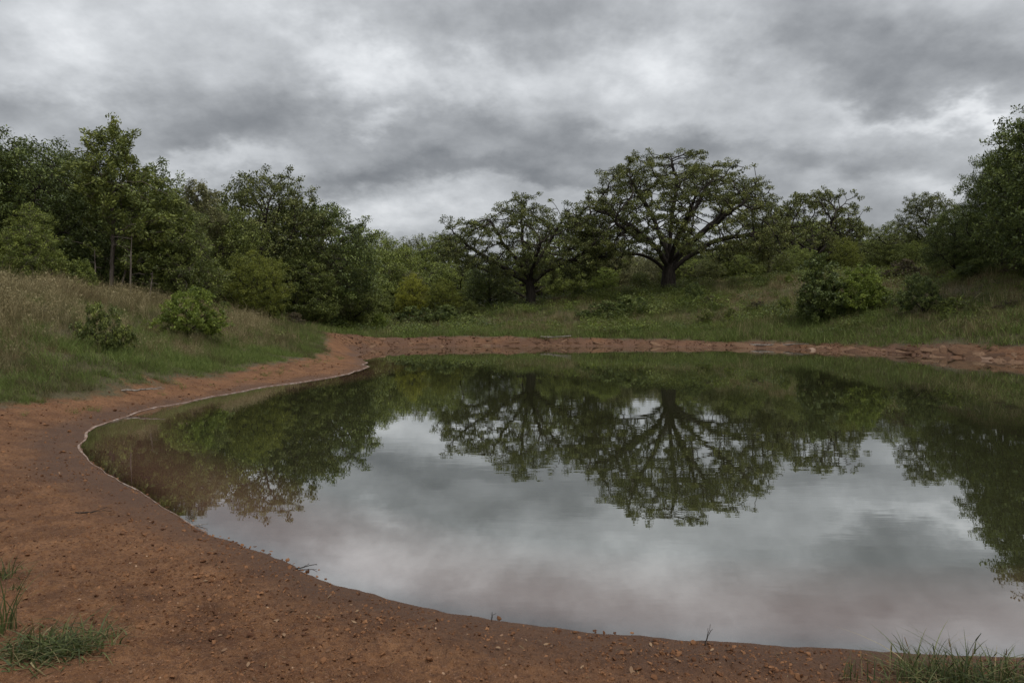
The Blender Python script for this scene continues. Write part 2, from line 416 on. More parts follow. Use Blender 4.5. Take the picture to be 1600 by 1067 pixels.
def skin_branches(P, par, r, sides=(9, 4), thick=.09):
    """tubes; a side branch starts with a ring of its own inside its parent"""
    n = len(P); main = {}
    for i in range(n):
        q = par[i]
        if q >= 0 and (q not in main or r[i] > r[main[q]]): main[q] = i
    V, Fs, off = [], [], 0
    for cls in (0, 1):
        k = sides[cls]; ang = np.arange(k) * 2 * math.pi / k
        ids = [i for i in range(n) if par[i] >= 0 and ((r[i] > thick) == (cls == 0))]
        if not ids: continue
        ids = np.array(ids); pa = par[ids]
        d = P[ids] - P[pa]; d /= np.linalg.norm(d, axis=1)[:, None] + 1e-9
        # direction at a ring: mean of own and main child's
        D = np.zeros((n, 3)); D[ids] = d
        for i in ids:
            c = main.get(i)
            if c is not None: v = P[c] - P[i]; D[i] = D[i] + v / (np.linalg.norm(v) + 1e-9)
        def ring(pos, dr, rad):
            dr = dr / (np.linalg.norm(dr, axis=1)[:, None] + 1e-9)
            ref = np.tile(np.array([.31, .95, .05]), (len(dr), 1)); m = np.abs((dr * ref).sum(1)) > .93; ref[m] = (.95, -.31, .05)
            u = np.cross(dr, ref); u /= np.linalg.norm(u, axis=1)[:, None] + 1e-9; w = np.cross(dr, u)
            return pos[:, None] + rad[:, None, None] * (u[:, None] * np.cos(ang)[None, :, None] + w[:, None] * np.sin(ang)[None, :, None])
        end = ring(P[ids], D[ids], r[ids]); slot = {int(i): t for t, i in enumerate(ids)}
        V.append(end.reshape(-1, 3)); base_end = off; off += len(ids) * k
        own = np.array([not (main.get(int(pa[t])) == int(ids[t]) and int(pa[t]) in slot) for t in range(len(ids))])
        oi = np.where(own)[0]
        bi = ring(P[pa[oi]], d[oi], np.minimum(r[ids[oi]] * (1.12 if cls else 1.25), r[pa[oi]]))
        V.append(bi.reshape(-1, 3)); base_own = off; off += len(oi) * k
        st = np.zeros(len(ids), int); st[oi] = base_own + np.arange(len(oi)) * k
        for t in np.where(~own)[0]: st[t] = base_end + slot[int(pa[t])] * k
        en = base_end + np.arange(len(ids)) * k; kk = np.arange(k)
        Fs.append(np.stack([st[:, None] + kk, st[:, None] + (kk + 1) % k, en[:, None] + (kk + 1) % k, en[:, None] + kk], -1).reshape(-1, 4))
    return np.concatenate(V), Fs

def leaf_quads(cent, n_each, spread, size, rg, aspect=.5, up=.35, outward=None, flat=.75, jitter=.35):
    c = np.repeat(cent, n_each, 0); N = len(c)
    off = rg.normal(0, 1, (N, 3)); off /= np.linalg.norm(off, axis=1)[:, None]; off *= (rg.random(N) ** .45 * spread)[:, None]; off[:, 2] *= flat
    c = c + off
    a = rg.normal(0, 1, (N, 3))
    if outward is not None: a = a * .55 + np.repeat(outward, n_each, 0)
    a /= np.linalg.norm(a, axis=1)[:, None]
    nrm = rg.normal(0, 1, (N, 3)); nrm[:, 2] = np.abs(nrm[:, 2]) + up * 2; b = np.cross(nrm, a); b /= np.linalg.norm(b, axis=1)[:, None] + 1e-9
    s = size * (1 + jitter * rg.normal(0, 1, N)).clip(.4, 1.9); a = a * s[:, None]; b = b * (s * aspect)[:, None]
    V = np.stack([c - a * .5, c + b * .5 + a * .08, c + a * .5, c - b * .5 + a * .08], 1).reshape(-1, 3)
    Q = np.arange(4 * N).reshape(-1, 4)
    ct = np.repeat(rg.normal(0, .55, len(cent)), n_each)
    return V, Q, np.clip(.5 + .20 * rg.normal(0, 1, N) + .36 * ct, 0, 1)

def limb(P, par, start, pts, step, rg, wob=.12):
    cur = start; last = np.array(P[start], float)
    for p in pts:
        p = np.array(p, float); n = max(1, int(round(np.linalg.norm(p - last) / step))); a = last.copy()
        for t in range(1, n + 1):
            q = a + (p - a) * t / n + (rg.normal(0, wob * step, 3) if t < n else 0)
            P.append(q); par.append(cur); cur = len(P) - 1
        last = p
    return cur

def clump_points(ells, n, dmin, shell, rg, zmin):
    out = []; tries = 0; wts = np.array([e[3] * e[4] * e[5] for e in ells]) ** .67; wts /= wts.sum()
    while len(out) < n and tries < n * 60:
        tries += 1; e = ells[rg.choice(len(ells), p=wts)]
        v = rg.normal(0, 1, 3); v /= np.linalg.norm(v); rr = shell + (1 - shell) * rg.random() ** .7
        p = np.array(e[:3]) + v * rr * np.array(e[3:])
        if p[2] < zmin: continue
        inside = False
        for g in ells:
            if g is not e and (((p - g[:3]) / np.array(g[3:])) ** 2).sum() < .45: inside = True
        if inside: continue
        if out and min(np.linalg.norm((p - q) * (1, 1, 1.3)) for q in out) < dmin: continue
        out.append(p)
    return np.array(out)

PROTO = {}
def make_tree(name, H, ells, limbs, trunk, R0, n_cl, dmin, cl_r, att_per, step, n_leaf, spread, leaf, seed, shell=.55, zmin=1.0, rt=.014, di=3.5, dk=None,
              aspect=.5, flat=.75, up=0.05, leafup=.65, spray=0.0, thick=.09, base_flare=1.35, inner=0, twig_leaf=1.0, dead=()):
    rg = np.random.default_rng(seed); P, par = [np.array(trunk[0], float)], [-1]
    top = limb(P, par, 0, trunk[1:], step, rg, .06)
    for (frac, pts) in limbs:
        s = int(frac * top); limb(P, par, s, pts, step, rg)
    cl = clump_points(ells, n_cl, dmin, shell, rg, zmin)
    if inner: cl = np.concatenate([cl, clump_points(ells, inner, dmin * 1.2, .15, rg, zmin)])
    att = cl[:, None] + rg.normal(0, 1, (len(cl), att_per, 3)) * np.array(cl_r) * rg.uniform(.7, 1.3, (len(cl), 1, 1)) * .62
    att = att.reshape(-1, 3)
    P2, pr2 = colonize(P, par, att, step, di, dk or step * 1.1, up=up, rg=rg)
    for it in range(2):
        Q = P2.copy(); m = pr2 >= 0; m[:1] = False
        acc = np.zeros_like(P2); cn = np.zeros(len(P2)); np.add.at(acc, pr2[m], P2[m]); np.add.at(cn, pr2[m], 1)
        k = m & (cn > 0); Q[k] = P2[k] * .5 + .25 * P2[pr2[k]] + .25 * (acc[k] / cn[k][:, None]); P2 = Q
    r, ch = radii(P2, pr2, R0, rt)
    hb = P2[:, 2] - P2[0, 2]; onr = r > R0 * .6
    r = np.where(onr, r * (1 + (base_flare - 1) * np.exp(-np.clip(hb, 0, None) / (R0 * 1.7))), r)
    V, Fs = skin_branches(P2, pr2, r, thick=thick)
    tm = np_mesh(name + '_trunk', V, Fs, None, True)
    tip = (ch == 0) | ((r < rt * 2.2) & (rg.random(len(r)) < .45 * twig_leaf))
    tip &= P2[:, 2] > zmin * .8
    dirs = np.zeros_like(P2); m = pr2 >= 0; dirs[m] = P2[m] - P2[pr2[m]]; dirs /= np.linalg.norm(dirs, axis=1)[:, None] + 1e-9
    cent = P2[tip]; dd = dirs[tip]
    # leaf budget
    ne = max(2, int(round(n_leaf / max(len(cent), 1))))
    V, Q, t = leaf_quads(cent + dd * spread * .3, ne, spread, leaf, rg, aspect, leafup, dd * spray if spray else None, flat)
    cm = np_mesh(name + '_crown', V, [Q], None, False, face_attr={'tint': t})
    zt = np.percentile(V[:, 2], 99.8)
    PROTO[name] = dict(trunk=tm, crown=cm, H=zt, W=np.percentile(V[:, 0], 99.5) - np.percentile(V[:, 0], .5), D0=max(V[:, 1].max(), -V[:, 1].min()))
    print(name, 'nodes', len(P2), 'leaves', len(Q), 'H %.1f W %.1f' % (zt, PROTO[name]['W']))

def auto_limbs(n, H0, H1, reach, rise, rg, asym=0):
    out = []
    for k in range(n):
        a = k * 2.4 + rg.normal(0, .25); f = H0 + (H1 - H0) * k / max(n - 1, 1); L = reach * rg.uniform(.7, 1.1) * (1 - .35 * k / n)
        h = f; pts = []
        for t in (.35, .7, 1.0): pts.append((math.cos(a + .3 * t) * L * t, math.sin(a + .3 * t) * L * t, h + rise * L * t * t + rg.normal(0, .15)))
        out.append((f, pts))
    return out

# ------------------------------------------------------------------ plant materials
def leaf_mat(name, dark, mid, light, trans=.16, gloss=.3, vary=.16):
    b = NB(name); t = b.attr('tint')
    oi = b.node('ShaderNodeObjectInfo').outputs['Random']
    t = b.math('ADD', t, b.math('MULTIPLY', b.math('SUBTRACT', oi, .5), vary))
    col = b.ramp(t, [(.15, dark), (.52, mid), (.92, light)])
    pb = b.pbsdf(col, .55, None, gloss)
    tl = b.node('ShaderNodeBsdfTranslucent'); b.l.new(b.mix(.35, col, (*[min(c * 1.5, 1) for c in light], 1)), tl.inputs[0])
    mx = b.node('ShaderNodeMixShader'); mx.inputs[0].default_value = trans; b.l.new(pb.outputs[0], mx.inputs[1]); b.l.new(tl.outputs[0], mx.inputs[2])
    return b.out(mx.outputs[0])
def bark_mat(name, a, c, scale=9):
    b = NB(name); tcx = b.node('ShaderNodeTexCoord').outputs['Object']; mp = b.node('ShaderNodeMapping'); mp.inputs['Scale'].default_value = (1, 1, .22); b.l.new(tcx, mp.inputs[0])
    n = b.noise(scale, 6, .7, mp.outputs[0]); return b.out(b.pbsdf(b.ramp(n, [(.3, a), (.7, c)]), .9, b.bump(n, .9, .06), .15).outputs[0])
ML = dict(
    oak=leaf_mat('oak_leaves', (.050, .062, .019), (.113, .131, .038), (.217, .227, .068)),
    dark=leaf_mat('dark_leaves', (.039, .056, .017), (.090, .119, .032), (.186, .222, .057)),
    juniper=leaf_mat('juniper_foliage', (.050, .066, .017), (.116, .141, .036), (.221, .249, .057)),
    mid=leaf_mat('green_leaves', (.062, .082, .018), (.148, .179, .039), (.267, .305, .063)),
    bright=leaf_mat('bright_leaves', (.064, .091, .015), (.142, .188, .034), (.249, .298, .056), .32),
    olive=leaf_mat('olive_leaves', (.063, .076, .013), (.137, .158, .025), (.226, .242, .042), .32),
    yellow=leaf_mat('yellow_leaves', (.125, .135, .015), (.250, .262, .030), (.380, .380, .060), .32),
    grey=leaf_mat('grey_green_leaves', (.075, .080, .032), (.160, .161, .067), (.270, .261, .113)),
    weed=leaf_mat('weed_leaves', (.055, .069, .016), (.116, .139, .033), (.194, .214, .059), .3),
    brown=leaf_mat('brown_shrub_leaves', (.040, .034, .018), (.082, .066, .036), (.140, .110, .060)))
MB = dict(oak=bark_mat('oak_bark', (.016, .013, .011), (.062, .052, .043)), pale=bark_mat('juniper_bark', (.060, .048, .038), (.190, .160, .135), 14),
          dead=bark_mat('dead_wood', (.14, .12, .10), (.34, .30, .26), 14))
def rl(n, h0, h1, th, reach, rise, seed):
    rg = np.random.default_rng(seed); return [(f / th, p) for f, p in auto_limbs(n, h0, h1, reach, rise, rg)]

# ------------------------------------------------------------------ tree kinds
hero_limbs = [(.66, [(-1.0, .2, 2.7), (-1.9, .3, 3.3), (-3.6, .8, 3.5), (-5.5, 1.0, 3.1), (-6.9, 1.2, 3.7)]), (.74, [(-1.3, -1.5, 3.9), (-3.5, -3.3, 4.6), (-5.2, -4.6, 5.6)]),
    (.82, [(-.8, -.2, 3.6), (-2.2, -.5, 5.0), (-4.4, -1, 6.5), (-6.9, -1.2, 7.4)]), (1, [(-.5, .2, 4.6), (-1.1, .4, 6.4), (-2.2, .6, 8.6), (-3.3, .8, 10.6)]),
    (1, [(.1, -.2, 4.6), (.1, -.4, 6.4), (.5, -.8, 9.2), (0, -1, 11.4)]), (1, [(.6, .3, 4.4), (1.4, .5, 5.8), (2.8, .9, 8.3), (3.9, 1, 10.5)]),
    (.62, [(.9, -.2, 2.6), (1.9, -.3, 3.3), (3.6, -.6, 4.5), (5.8, -.8, 4.9), (8.7, -1, 5.4)]), (.72, [(1.5, 1.2, 3.6), (4, 2.5, 4.0), (6.5, 3.2, 4.3)]),
    (.84, [(1.0, .4, 3.6), (2.5, 1, 5.0), (5.0, 1.6, 7.2), (6.9, 1.8, 8.9)]), (.8, [(.3, 2, 4.5), (0, 4.5, 6), (-.5, 6.6, 7)]), (.8, [(.2, -2, 4.6), (.6, -4.4, 6.2), (.5, -6.2, 7.2)]),
    (.97, [(-1.2, 1.6, 4.6), (-3.4, 4, 7)]), (.95, [(2.2, -2.3, 5.0), (4.5, -4.3, 7)])]
make_tree('spreading_oak', 12.4, [(.6, 0, 4.3, 8.6, 7.3, 7.9)], hero_limbs, [(.05, 0, -.4), (-.05, 0, .8), (.0, .05, 1.9), (.08, 0, 3.0)], .52, 215, 1.18, (.90, .90, .46), 22, .33, 150000, .38, .115, 3,
          twig_leaf=.35, shell=.68, zmin=3.1, rt=.023, di=3.2, aspect=.6, flat=.6, base_flare=1.75, thick=.1)
mid_limbs = [(.85, [(-1.3, .2, 3.0), (-3.2, .6, 4.0), (-5.2, .8, 5.2), (-7.0, .9, 6.9)]), (.88, [(1.4, -.3, 3.0), (3.0, -.6, 3.9), (5.0, -.5, 4.1)]), (1, [(-.4, .2, 4.2), (-.7, .4, 6.2), (-.6, .3, 8.6)]),
    (1, [(.7, .3, 4.0), (1.8, .5, 5.8), (2.9, .6, 7.6)]), (.95, [(-.9, -.9, 3.8), (-2.4, -1.8, 5.4), (-3.4, -2.4, 7.2)]), (.92, [(.5, 1.5, 3.8), (.6, 3.6, 5.4)]), (.94, [(.3, -1.6, 3.8), (.8, -3.6, 5.2)]),
    (.9, [(1.3, 1.0, 3.2), (3.4, 2.3, 4.8), (4.6, 2.6, 6.4)]), (.84, [(-1.4, .8, 2.7), (-3.2, 1.8, 2.9), (-4.8, 2.2, 3.6)])]
make_tree('leaning_oak', 9.5, [(-1.0, 0, 5.0, 6.7, 4.8, 2.6), (-.6, 0, 6.2, 2.4, 2.6, 3.2), (3.2, 0, 4.6, 3.2, 4.2, 3.4), (-5.6, .4, 6.0, 1.9, 2.0, 1.5)], mid_limbs, [(0, 0, -.4), (.1, 0, 1.2), (-.05, 0, 2.5)], .38, 112, 1.22, (.84, .84, .44), 22, .33, 78000, .38, .115, 5,
          twig_leaf=.35, shell=.62, zmin=2.6, rt=.022, di=3.2, aspect=.6, flat=.6, base_flare=1.6, thick=.1)
make_tree('dome_oak', 9, [(0, 0, 4.4, 6.4, 6.0, 4.7)], rl(9, 2.0, 3.2, 3.2, 5.2, .7, 12), [(0, 0, -.4), (0, .05, 1.6), (.1, 0, 3.2)], .42, 80, 1.4, (.8, .8, .5), 20, .4, 30000, .42, .17, 8,
          twig_leaf=.4, shell=.68, zmin=3.0, rt=.030, aspect=.6, flat=.65, thick=.1)
make_tree('tall_oak', 11, [(0, 0, 6.6, 4.0, 4.0, 4.2), (1.5, .4, 9.0, 1.8, 1.8, 1.8), (-1.6, -.3, 8.2, 1.6, 1.7, 1.7), (2.4, -1, 6, 2.4, 2.4, 2.4), (-2.2, .8, 5.0, 2.6, 2.6, 2.6)], rl(9, 2.8, 6.5, 7.5, 3.4, .75, 22),
          [(0, 0, -.4), (.1, .1, 3), (-.1, 0, 5.5), (.2, 0, 7.5)], .33, 120, 1.0, (.75, .75, .5), 18, .3, 40000, .38, .15, 18, shell=.5, zmin=1.6, rt=.014, aspect=.55, flat=.7)
make_tree('broad_tree', 9, [(0, 0, 4.9, 3.6, 3.6, 4.1), (.8, -.4, 2.6, 3.2, 3.2, 2.0), (-1.4, .5, 6.8, 1.8, 1.8, 1.9)], rl(8, 1.2, 5.5, 7, 2.9, .55, 32), [(0, 0, -.4), (.15, .1, 3), (-.1, 0, 7)], .24, 130, .85, (.7, .7, .5), 16, .3, 44000, .40, .135, 28,
          shell=.55, zmin=.4, rt=.014, aspect=.55, flat=.7, inner=20)
make_tree('bushy_tree', 7, [(0, 0, 3.6, 3.0, 2.9, 3.3), (-.9, .3, 5.4, 1.6, 1.5, 1.6), (1.1, .2, 4.6, 1.9, 1.8, 1.9)], rl(8, .8, 4.2, 5.2, 2.6, .6, 42), [(0, 0, -.3), (-.1, .1, 2), (.1, 0, 5.2)], .17, 105, .78, (.55, .55, .42), 15, .26, 34000, .34, .115, 38,
          shell=.5, zmin=.3, rt=.012, aspect=.55, flat=.75, inner=14)
make_tree('ragged_juniper', 7.2, [(.1, 0, 6.2, .95, .9, 1.0), (.1, 0, 5.1, 1.45, 1.3, .9), (.8, .3, 4.2, 1.6, 1.3, .8), (1.3, .4, 3.0, 1.5, 1.2, .9), (1.4, .6, 1.9, 1.3, 1.1, .8), (-.9, .1, 4.9, .8, .9, .6)],
          rl(12, 2.4, 6.3, 7.0, 1.35, .45, 52) + [(.02, [(.35, .05, .3), (.55, .1, 1.5), (.4, .1, 3.0), (.35, 0, 4.6), (.6, .1, 5.8)]), (.33, [(.5, -.4, 2.6), (1.1, -.8, 2.9)]), (.26, [(-.5, -.5, 2.2), (-.9, -.9, 2.3)])],
          [(0, 0, -.3), (.05, .05, 1.5), (.12, 0, 3.2), (.08, 0, 5.2), (.15, 0, 7.0)], .085, 125, .43, (.26, .26, .32), 12, .17, 36000, .20, .105, 48, shell=.3, zmin=1.3, rt=.009, di=1.8, aspect=.42, flat=1.0, up=.25, leafup=0, spray=1.3, base_flare=1.25, thick=.05)
make_tree('cone_juniper', 6.5, [(0, 0, 2.2, 1.9, 1.9, 1.9), (.1, 0, 3.7, 1.5, 1.5, 1.4), (0, .1, 5.0, 1.0, 1.0, 1.2), (.05, 0, 6.0, .5, .5, .8)], rl(12, .7, 5.6, 6.4, 1.7, .5, 62), [(0, 0, -.3), (.05, 0, 3), (0, 0, 6.4)], .13, 150, .52, (.36, .36, .42), 13, .2, 42000, .24, .092, 58,
          shell=.45, zmin=.35, rt=.010, di=2.0, aspect=.42, flat=1.0, up=.22, leafup=0, spray=1.2, inner=20, thick=.06)
make_tree('great_dark_tree', 11, [(0, 0, 5.0, 4.0, 3.8, 4.6), (.6, 0, 8.2, 2.3, 2.3, 2.6), (-2.0, -.4, 3.6, 2.6, 2.6, 2.9), (1.8, .5, 4.0, 3, 3, 3)], rl(9, 1.5, 7.5, 9, 3.4, .5, 72), [(0, 0, -.4), (.1, .1, 4), (.2, 0, 9)], .3, 175, .85, (.7, .7, .45), 15, .29, 60000, .38, .135, 68,
          shell=.55, zmin=.4, rt=.014, aspect=.55, flat=.65, inner=25)
make_tree('leafy_shrub', 2.6, [(0, 0, 1.2, 1.1, 1.1, 1.0), (.55, .1, 1.9, .55, .6, .75), (-.9, 0, .8, .9, .8, .6), (1.1, .2, .8, .7, .7, .6), (-.3, .3, 1.8, .4, .4, .6)], [(.3, [(.5, .3, .9), (.9, .4, 1.6)]), (.2, [(-.5, .2, .8), (-.9, .3, 1.4)]), (.3, [(.1, -.6, .9), (.2, -.9, 1.5)]), (.2, [(-.2, .6, 1)])],
          [(0, 0, -.1), (.05, 0, .6), (0, 0, 1.4)], .05, 60, .40, (.20, .20, .19), 10, .13, 13000, .165, .095, 78, shell=.45, zmin=.1, rt=.005, di=1.5, aspect=.55, flat=.9, up=.15, leafup=.2, thick=.03)
make_tree('dense_shrub', 2.0, [(0, 0, .8, 1.0, 1.0, .75), (-.35, 0, 1.45, .5, .5, .5), (1.0, .1, .55, .8, .7, .45), (-1.1, .1, .6, .7, .7, .55), (.5, -.2, 1.2, .35, .35, .45)], [(.3, [(.5, .2, .6), (.9, .3, 1.1)]), (.2, [(-.5, .2, .6), (-.9, .2, .9)]), (.3, [(.1, -.5, .6), (.1, -.9, 1.0)])], [(0, 0, -.1), (.05, 0, .4), (0, 0, 1.1)], .05, 60, .36, (.18, .18, .15), 10, .12, 12000, .15, .09, 88,
          shell=.5, zmin=.08, rt=.005, di=1.5, aspect=.5, flat=.9, up=.1, leafup=.2, thick=.03)
make_tree('weedy_shrub', 1.4, [(0, 0, .8, .55, .55, .7)], [(.15, [(.25, .1, .6), (.4, .1, 1.1)]), (.1, [(-.25, .15, .6), (-.4, .2, 1.0)]), (.1, [(.05, -.3, .6), (.1, -.4, 1.1)])], [(0, 0, -.1), (.03, 0, .5), (0, 0, 1.2)], .02, 34, .22, (.13, .13, .16), 7, .11, 2400, .12, .09, 98,
          shell=.2, zmin=.15, rt=.004, di=1.2, aspect=.5, flat=1, up=.2, leafup=.2, thick=.03)

make_tree('juniper_bush', 3.4, [(0, 0, 1.0, 1.15, 1.1, .9), (.1, 0, 1.9, .9, .9, .8), (-.1, .1, 2.7, .5, .5, .7), (.7, -.2, 1.2, .6, .6, .5), (-.8, .1, 1.5, .5, .5, .4)], rl(8, .4, 2.4, 3.2, .9, .3, 162), [(0, 0, -.2), (.05, 0, 1.6), (0, 0, 3.2)], .07, 70, .42, (.24, .24, .2), 12, .16, 20000, .2, .10, 158,
          shell=.5, zmin=.15, rt=.007, di=1.6, aspect=.5, flat=.9, up=.15, leafup=.3, spray=.8, thick=.05)

def plant(kind, name, u, D, vtop, label, cat, mat, bark='oak', wide=1.0, rot=None, group=None, parts=('trunk', 'crown')):
    x, y = WD(u, D); zb = gz(x, y); pr = PROTO[kind]; Hn = EYE + (HZ - vtop) * D / F - zb
    s = Hn / pr['H']
    e = link(bpy.data.objects.new(name, None)); e.location = (x, y, zb - .02); e.empty_display_size = .3
    if rot is None: rot = (u * 1.37 + D * 2.1) % (2 * math.pi)
    e.rotation_euler = (0, 0, rot); e.scale = (s * wide, s * wide, s)
    tag(e, label, cat, group)
    for part, me, mt in ((parts[0], pr['trunk'], MB[bark]), (parts[1], pr['crown'], ML[mat])):
        if not me.materials: me.materials.append(mt)
        o = link(bpy.data.objects.new(part, me), e); o.material_slots[0].link = 'OBJECT'; o.material_slots[0].material = mt
    return e
T = 'tree'; LW, FW, RW = 'trees of the wood on the left', 'trees behind the pond', 'trees on the right rise'
plant('spreading_oak', 'oak_tree', 1045, 61, 242, 'largest oak, wide round crown on thick dark limbs, on the grassy mound', T, 'oak', rot=0, wide=1.09)
plant('leaning_oak', 'oak_tree', 828, 60, 304, 'medium oak with spreading limbs, left of the largest oak above the far bank', T, 'oak', rot=0, wide=1.0)
plant('dome_oak', 'oak_tree', 1274, 88, 298, 'distant dome-shaped oak with fanned limbs, right of the largest oak', T, 'oak', rot=1.0, wide=.78)
# left wood
plant('broad_tree', 'broadleaf_tree', 18, 28, 205, 'tall dark leafy tree at the left edge of the photo', T, 'dark', wide=1.0, group=LW)
plant('cone_juniper', 'juniper_tree', 48, 24.5, 318, 'lighter green tree in front of the dark wood at the left edge', T, 'mid', 'pale', wide=1.25, group=LW)
plant('broad_tree', 'broadleaf_tree', 104, 33, 228, 'dark leafy tree just left of the tall ragged juniper', T, 'dark', rot=2.2, group=LW)
plant('ragged_juniper', 'juniper_tree', 172, 28, 192, 'tall ragged juniper with bare pale lower trunks, highest of the left wood', T, 'juniper', 'pale', rot=0, wide=1.1, group=LW)
plant('cone_juniper', 'juniper_tree', 243, 31, 252, 'dense dark juniper touching the right side of the ragged one', T, 'dark', 'pale', wide=1.1, group=LW)
plant('cone_juniper', 'juniper_tree', 285, 29, 315, 'lower juniper on the slope behind the bright bank shrub', T, 'juniper', 'pale', wide=1.25, rot=4.0, group=LW)
plant('ragged_juniper', 'juniper_tree', 312, 36, 284, 'slender juniper with feathery top and thin pale trunk', T, 'grey', 'pale', rot=2.6, group=LW)
plant('tall_oak', 'oak_tree', 408, 43, 264, 'tall open-topped oak rising above the middle of the left wood', T, 'oak', rot=.4, wide=.95, group=LW)
plant('tall_oak', 'oak_tree', 505, 46, 316, 'rounded dark oak at the right end of the left wood', T, 'dark', rot=2.9, wide=1.05, group=LW)
plant('bushy_tree', 'broadleaf_tree', 402, 31, 392, 'bright yellow-green bushy tree at the foot of the open-topped oak', T, 'olive', rot=1.2, wide=1.05, group=LW)
plant('broad_tree', 'broadleaf_tree', 340, 38, 322, 'dark tree between the feathery juniper and the open-topped oak', T, 'juniper', rot=5.2, group=LW)
plant('broad_tree', 'broadleaf_tree', 462, 42, 395, 'low dark tree right of the bright bushy tree', T, 'juniper', rot=.9, wide=1.2, group=LW)
plant('bushy_tree', 'broadleaf_tree', 545, 50, 415, 'low green tree below the rounded dark oak', T, 'juniper', rot=3.3, wide=1.2, group=LW)
plant('broad_tree', 'broadleaf_tree', 60, 40, 240, 'shadowed tree deep behind the left edge of the wood', T, 'dark', rot=1.6, wide=1.3, group=LW)
plant('broad_tree', 'broadleaf_tree', 205, 40, 282, 'shadowed tree deep behind the ragged juniper trunks', T, 'dark', rot=4.1, wide=1.4, group=LW)
plant('broad_tree', 'broadleaf_tree', 275, 44, 312, 'shadowed tree deep behind the dense junipers', T, 'dark', rot=.2, wide=1.3, group=LW)
plant('broad_tree', 'broadleaf_tree', -70, 27, 190, 'dark tree cut off by the left edge of the photo', T, 'dark', rot=3.0, group=LW)
# middle distance; haze partly put into the valley trees' lighter leaf colours
plant('broad_tree', 'broadleaf_tree', 572, 72, 374, 'distant round-topped tree just right of the left wood', T, 'mid', rot=.6, wide=1.1, group=FW)
plant('broad_tree', 'broadleaf_tree', 604, 92, 366, 'distant tree with uneven top above the pale thicket', T, 'mid', rot=2.0, group=FW)
plant('broad_tree', 'broadleaf_tree', 655, 118, 369, 'farthest round tree on the skyline left of the medium oak', T, 'oak', rot=3.6, group=FW)
plant('tall_oak', 'broadleaf_tree', 694, 112, 364, 'distant tree on the skyline touching the medium oak', T, 'mid', rot=5.0, group=FW)
plant('bushy_tree', 'broadleaf_tree', 612, 74, 414, 'pale grey-green thicket tree in the valley', T, 'grey', rot=.3, wide=1.2, group=FW)
plant('bushy_tree', 'broadleaf_tree', 575, 60, 440, 'green valley tree below the rounded dark oak', T, 'mid', rot=2.4, wide=1.2, group=FW)
plant('bushy_tree', 'broadleaf_tree', 645, 60, 428, 'yellowest tree, small, left of the medium oak', T, 'yellow', rot=1.9, wide=.85, group=FW)
plant('bushy_tree', 'broadleaf_tree', 692, 57, 436, 'olive-yellow tree between the yellowest tree and the medium oak', T, 'olive', rot=4.4, wide=1.0, group=FW)
plant('broad_tree', 'broadleaf_tree', 765, 66, 405, 'dark round tree behind the left limbs of the medium oak', T, 'dark', rot=1.1, wide=1.2, group=FW)
plant('bushy_tree', 'broadleaf_tree', 720, 76, 402, 'green tree behind the olive-yellow tree', T, 'mid', rot=.1, wide=1.3, group=FW)
plant('bushy_tree', 'broadleaf_tree', 880, 74, 412, 'light green tree right of the medium oak trunk', T, 'mid', rot=2.7, wide=1.4, group=FW)
plant('bushy_tree', 'broadleaf_tree', 945, 72, 418, 'brightest green bush tree between the two nearest oaks', T, 'bright', rot=5.5, wide=1.3, group=FW)
plant('bushy_tree', 'broadleaf_tree', 1000, 70, 424, 'green tree left of the largest oak trunk', T, 'mid', rot=3.9, wide=1.2, group=FW)
plant('bushy_tree', 'broadleaf_tree', 1110, 75, 402, 'dark green tree right of the largest oak trunk', T, 'oak', rot=.8, wide=1.3, group=FW)
plant('broad_tree', 'broadleaf_tree', 1168, 82, 376, 'grey-green tree with pale trunk under the largest oak right limbs', T, 'grey', 'dead', rot=2.3, wide=1.15, group=FW)
plant('bushy_tree', 'broadleaf_tree', 1222, 74, 398, 'grey-green tree below the left side of the distant dome oak', T, 'grey', rot=1.5, wide=1.1, group=FW)
plant('bushy_tree', 'broadleaf_tree', 1322, 66, 372, 'olive rounded tree in front of the distant dome oak', T, 'olive', rot=.5, wide=.95, group=RW)
plant('broad_tree', 'broadleaf_tree', 1390, 74, 346, 'dark tree right of the distant dome oak', T, 'juniper', rot=4.7, wide=1.05, group=RW)
plant('tall_oak', 'oak_tree', 1452, 54, 300, 'open-topped oak left of the dark trees on the right', T, 'oak', rot=1.4, group=RW)
plant('bushy_tree', 'broadleaf_tree', 1432, 52, 376, 'green tree at the foot of the right open-topped oak', T, 'mid', rot=.2, wide=1.1, group=RW)
plant('great_dark_tree', 'broadleaf_tree', 1516, 45, 322, 'dark dense tree between the right open-topped oak and the right edge', T, 'dark', rot=2.0, wide=.8, group=RW)
plant('great_dark_tree', 'broadleaf_tree', 1690, 32, 95, 'tallest dark tree cut off by the right edge of the photo', T, 'dark', rot=0, wide=.9, group=RW)
plant('tall_oak', 'oak_tree', 1572, 41, 250, 'ragged oak against the left side of the tallest right tree', T, 'dark', rot=3.5, wide=.7, group=RW)
plant('broad_tree', 'broadleaf_tree', 1562, 39, 238, 'dense dark tree filling the gap left of the tallest right tree', T, 'dark', rot=.7, wide=.8, group=RW)
plant('broad_tree', 'broadleaf_tree', 1618, 35.5, 168, 'dense dark tree just inside the right edge before the tallest one', T, 'dark', rot=4.4, wide=.7, group=RW)
plant('broad_tree', 'broadleaf_tree', 1492, 43, 322, 'low dark tree right of the right open-topped oak trunk', T, 'dark', rot=2.9, wide=.9, group=RW)
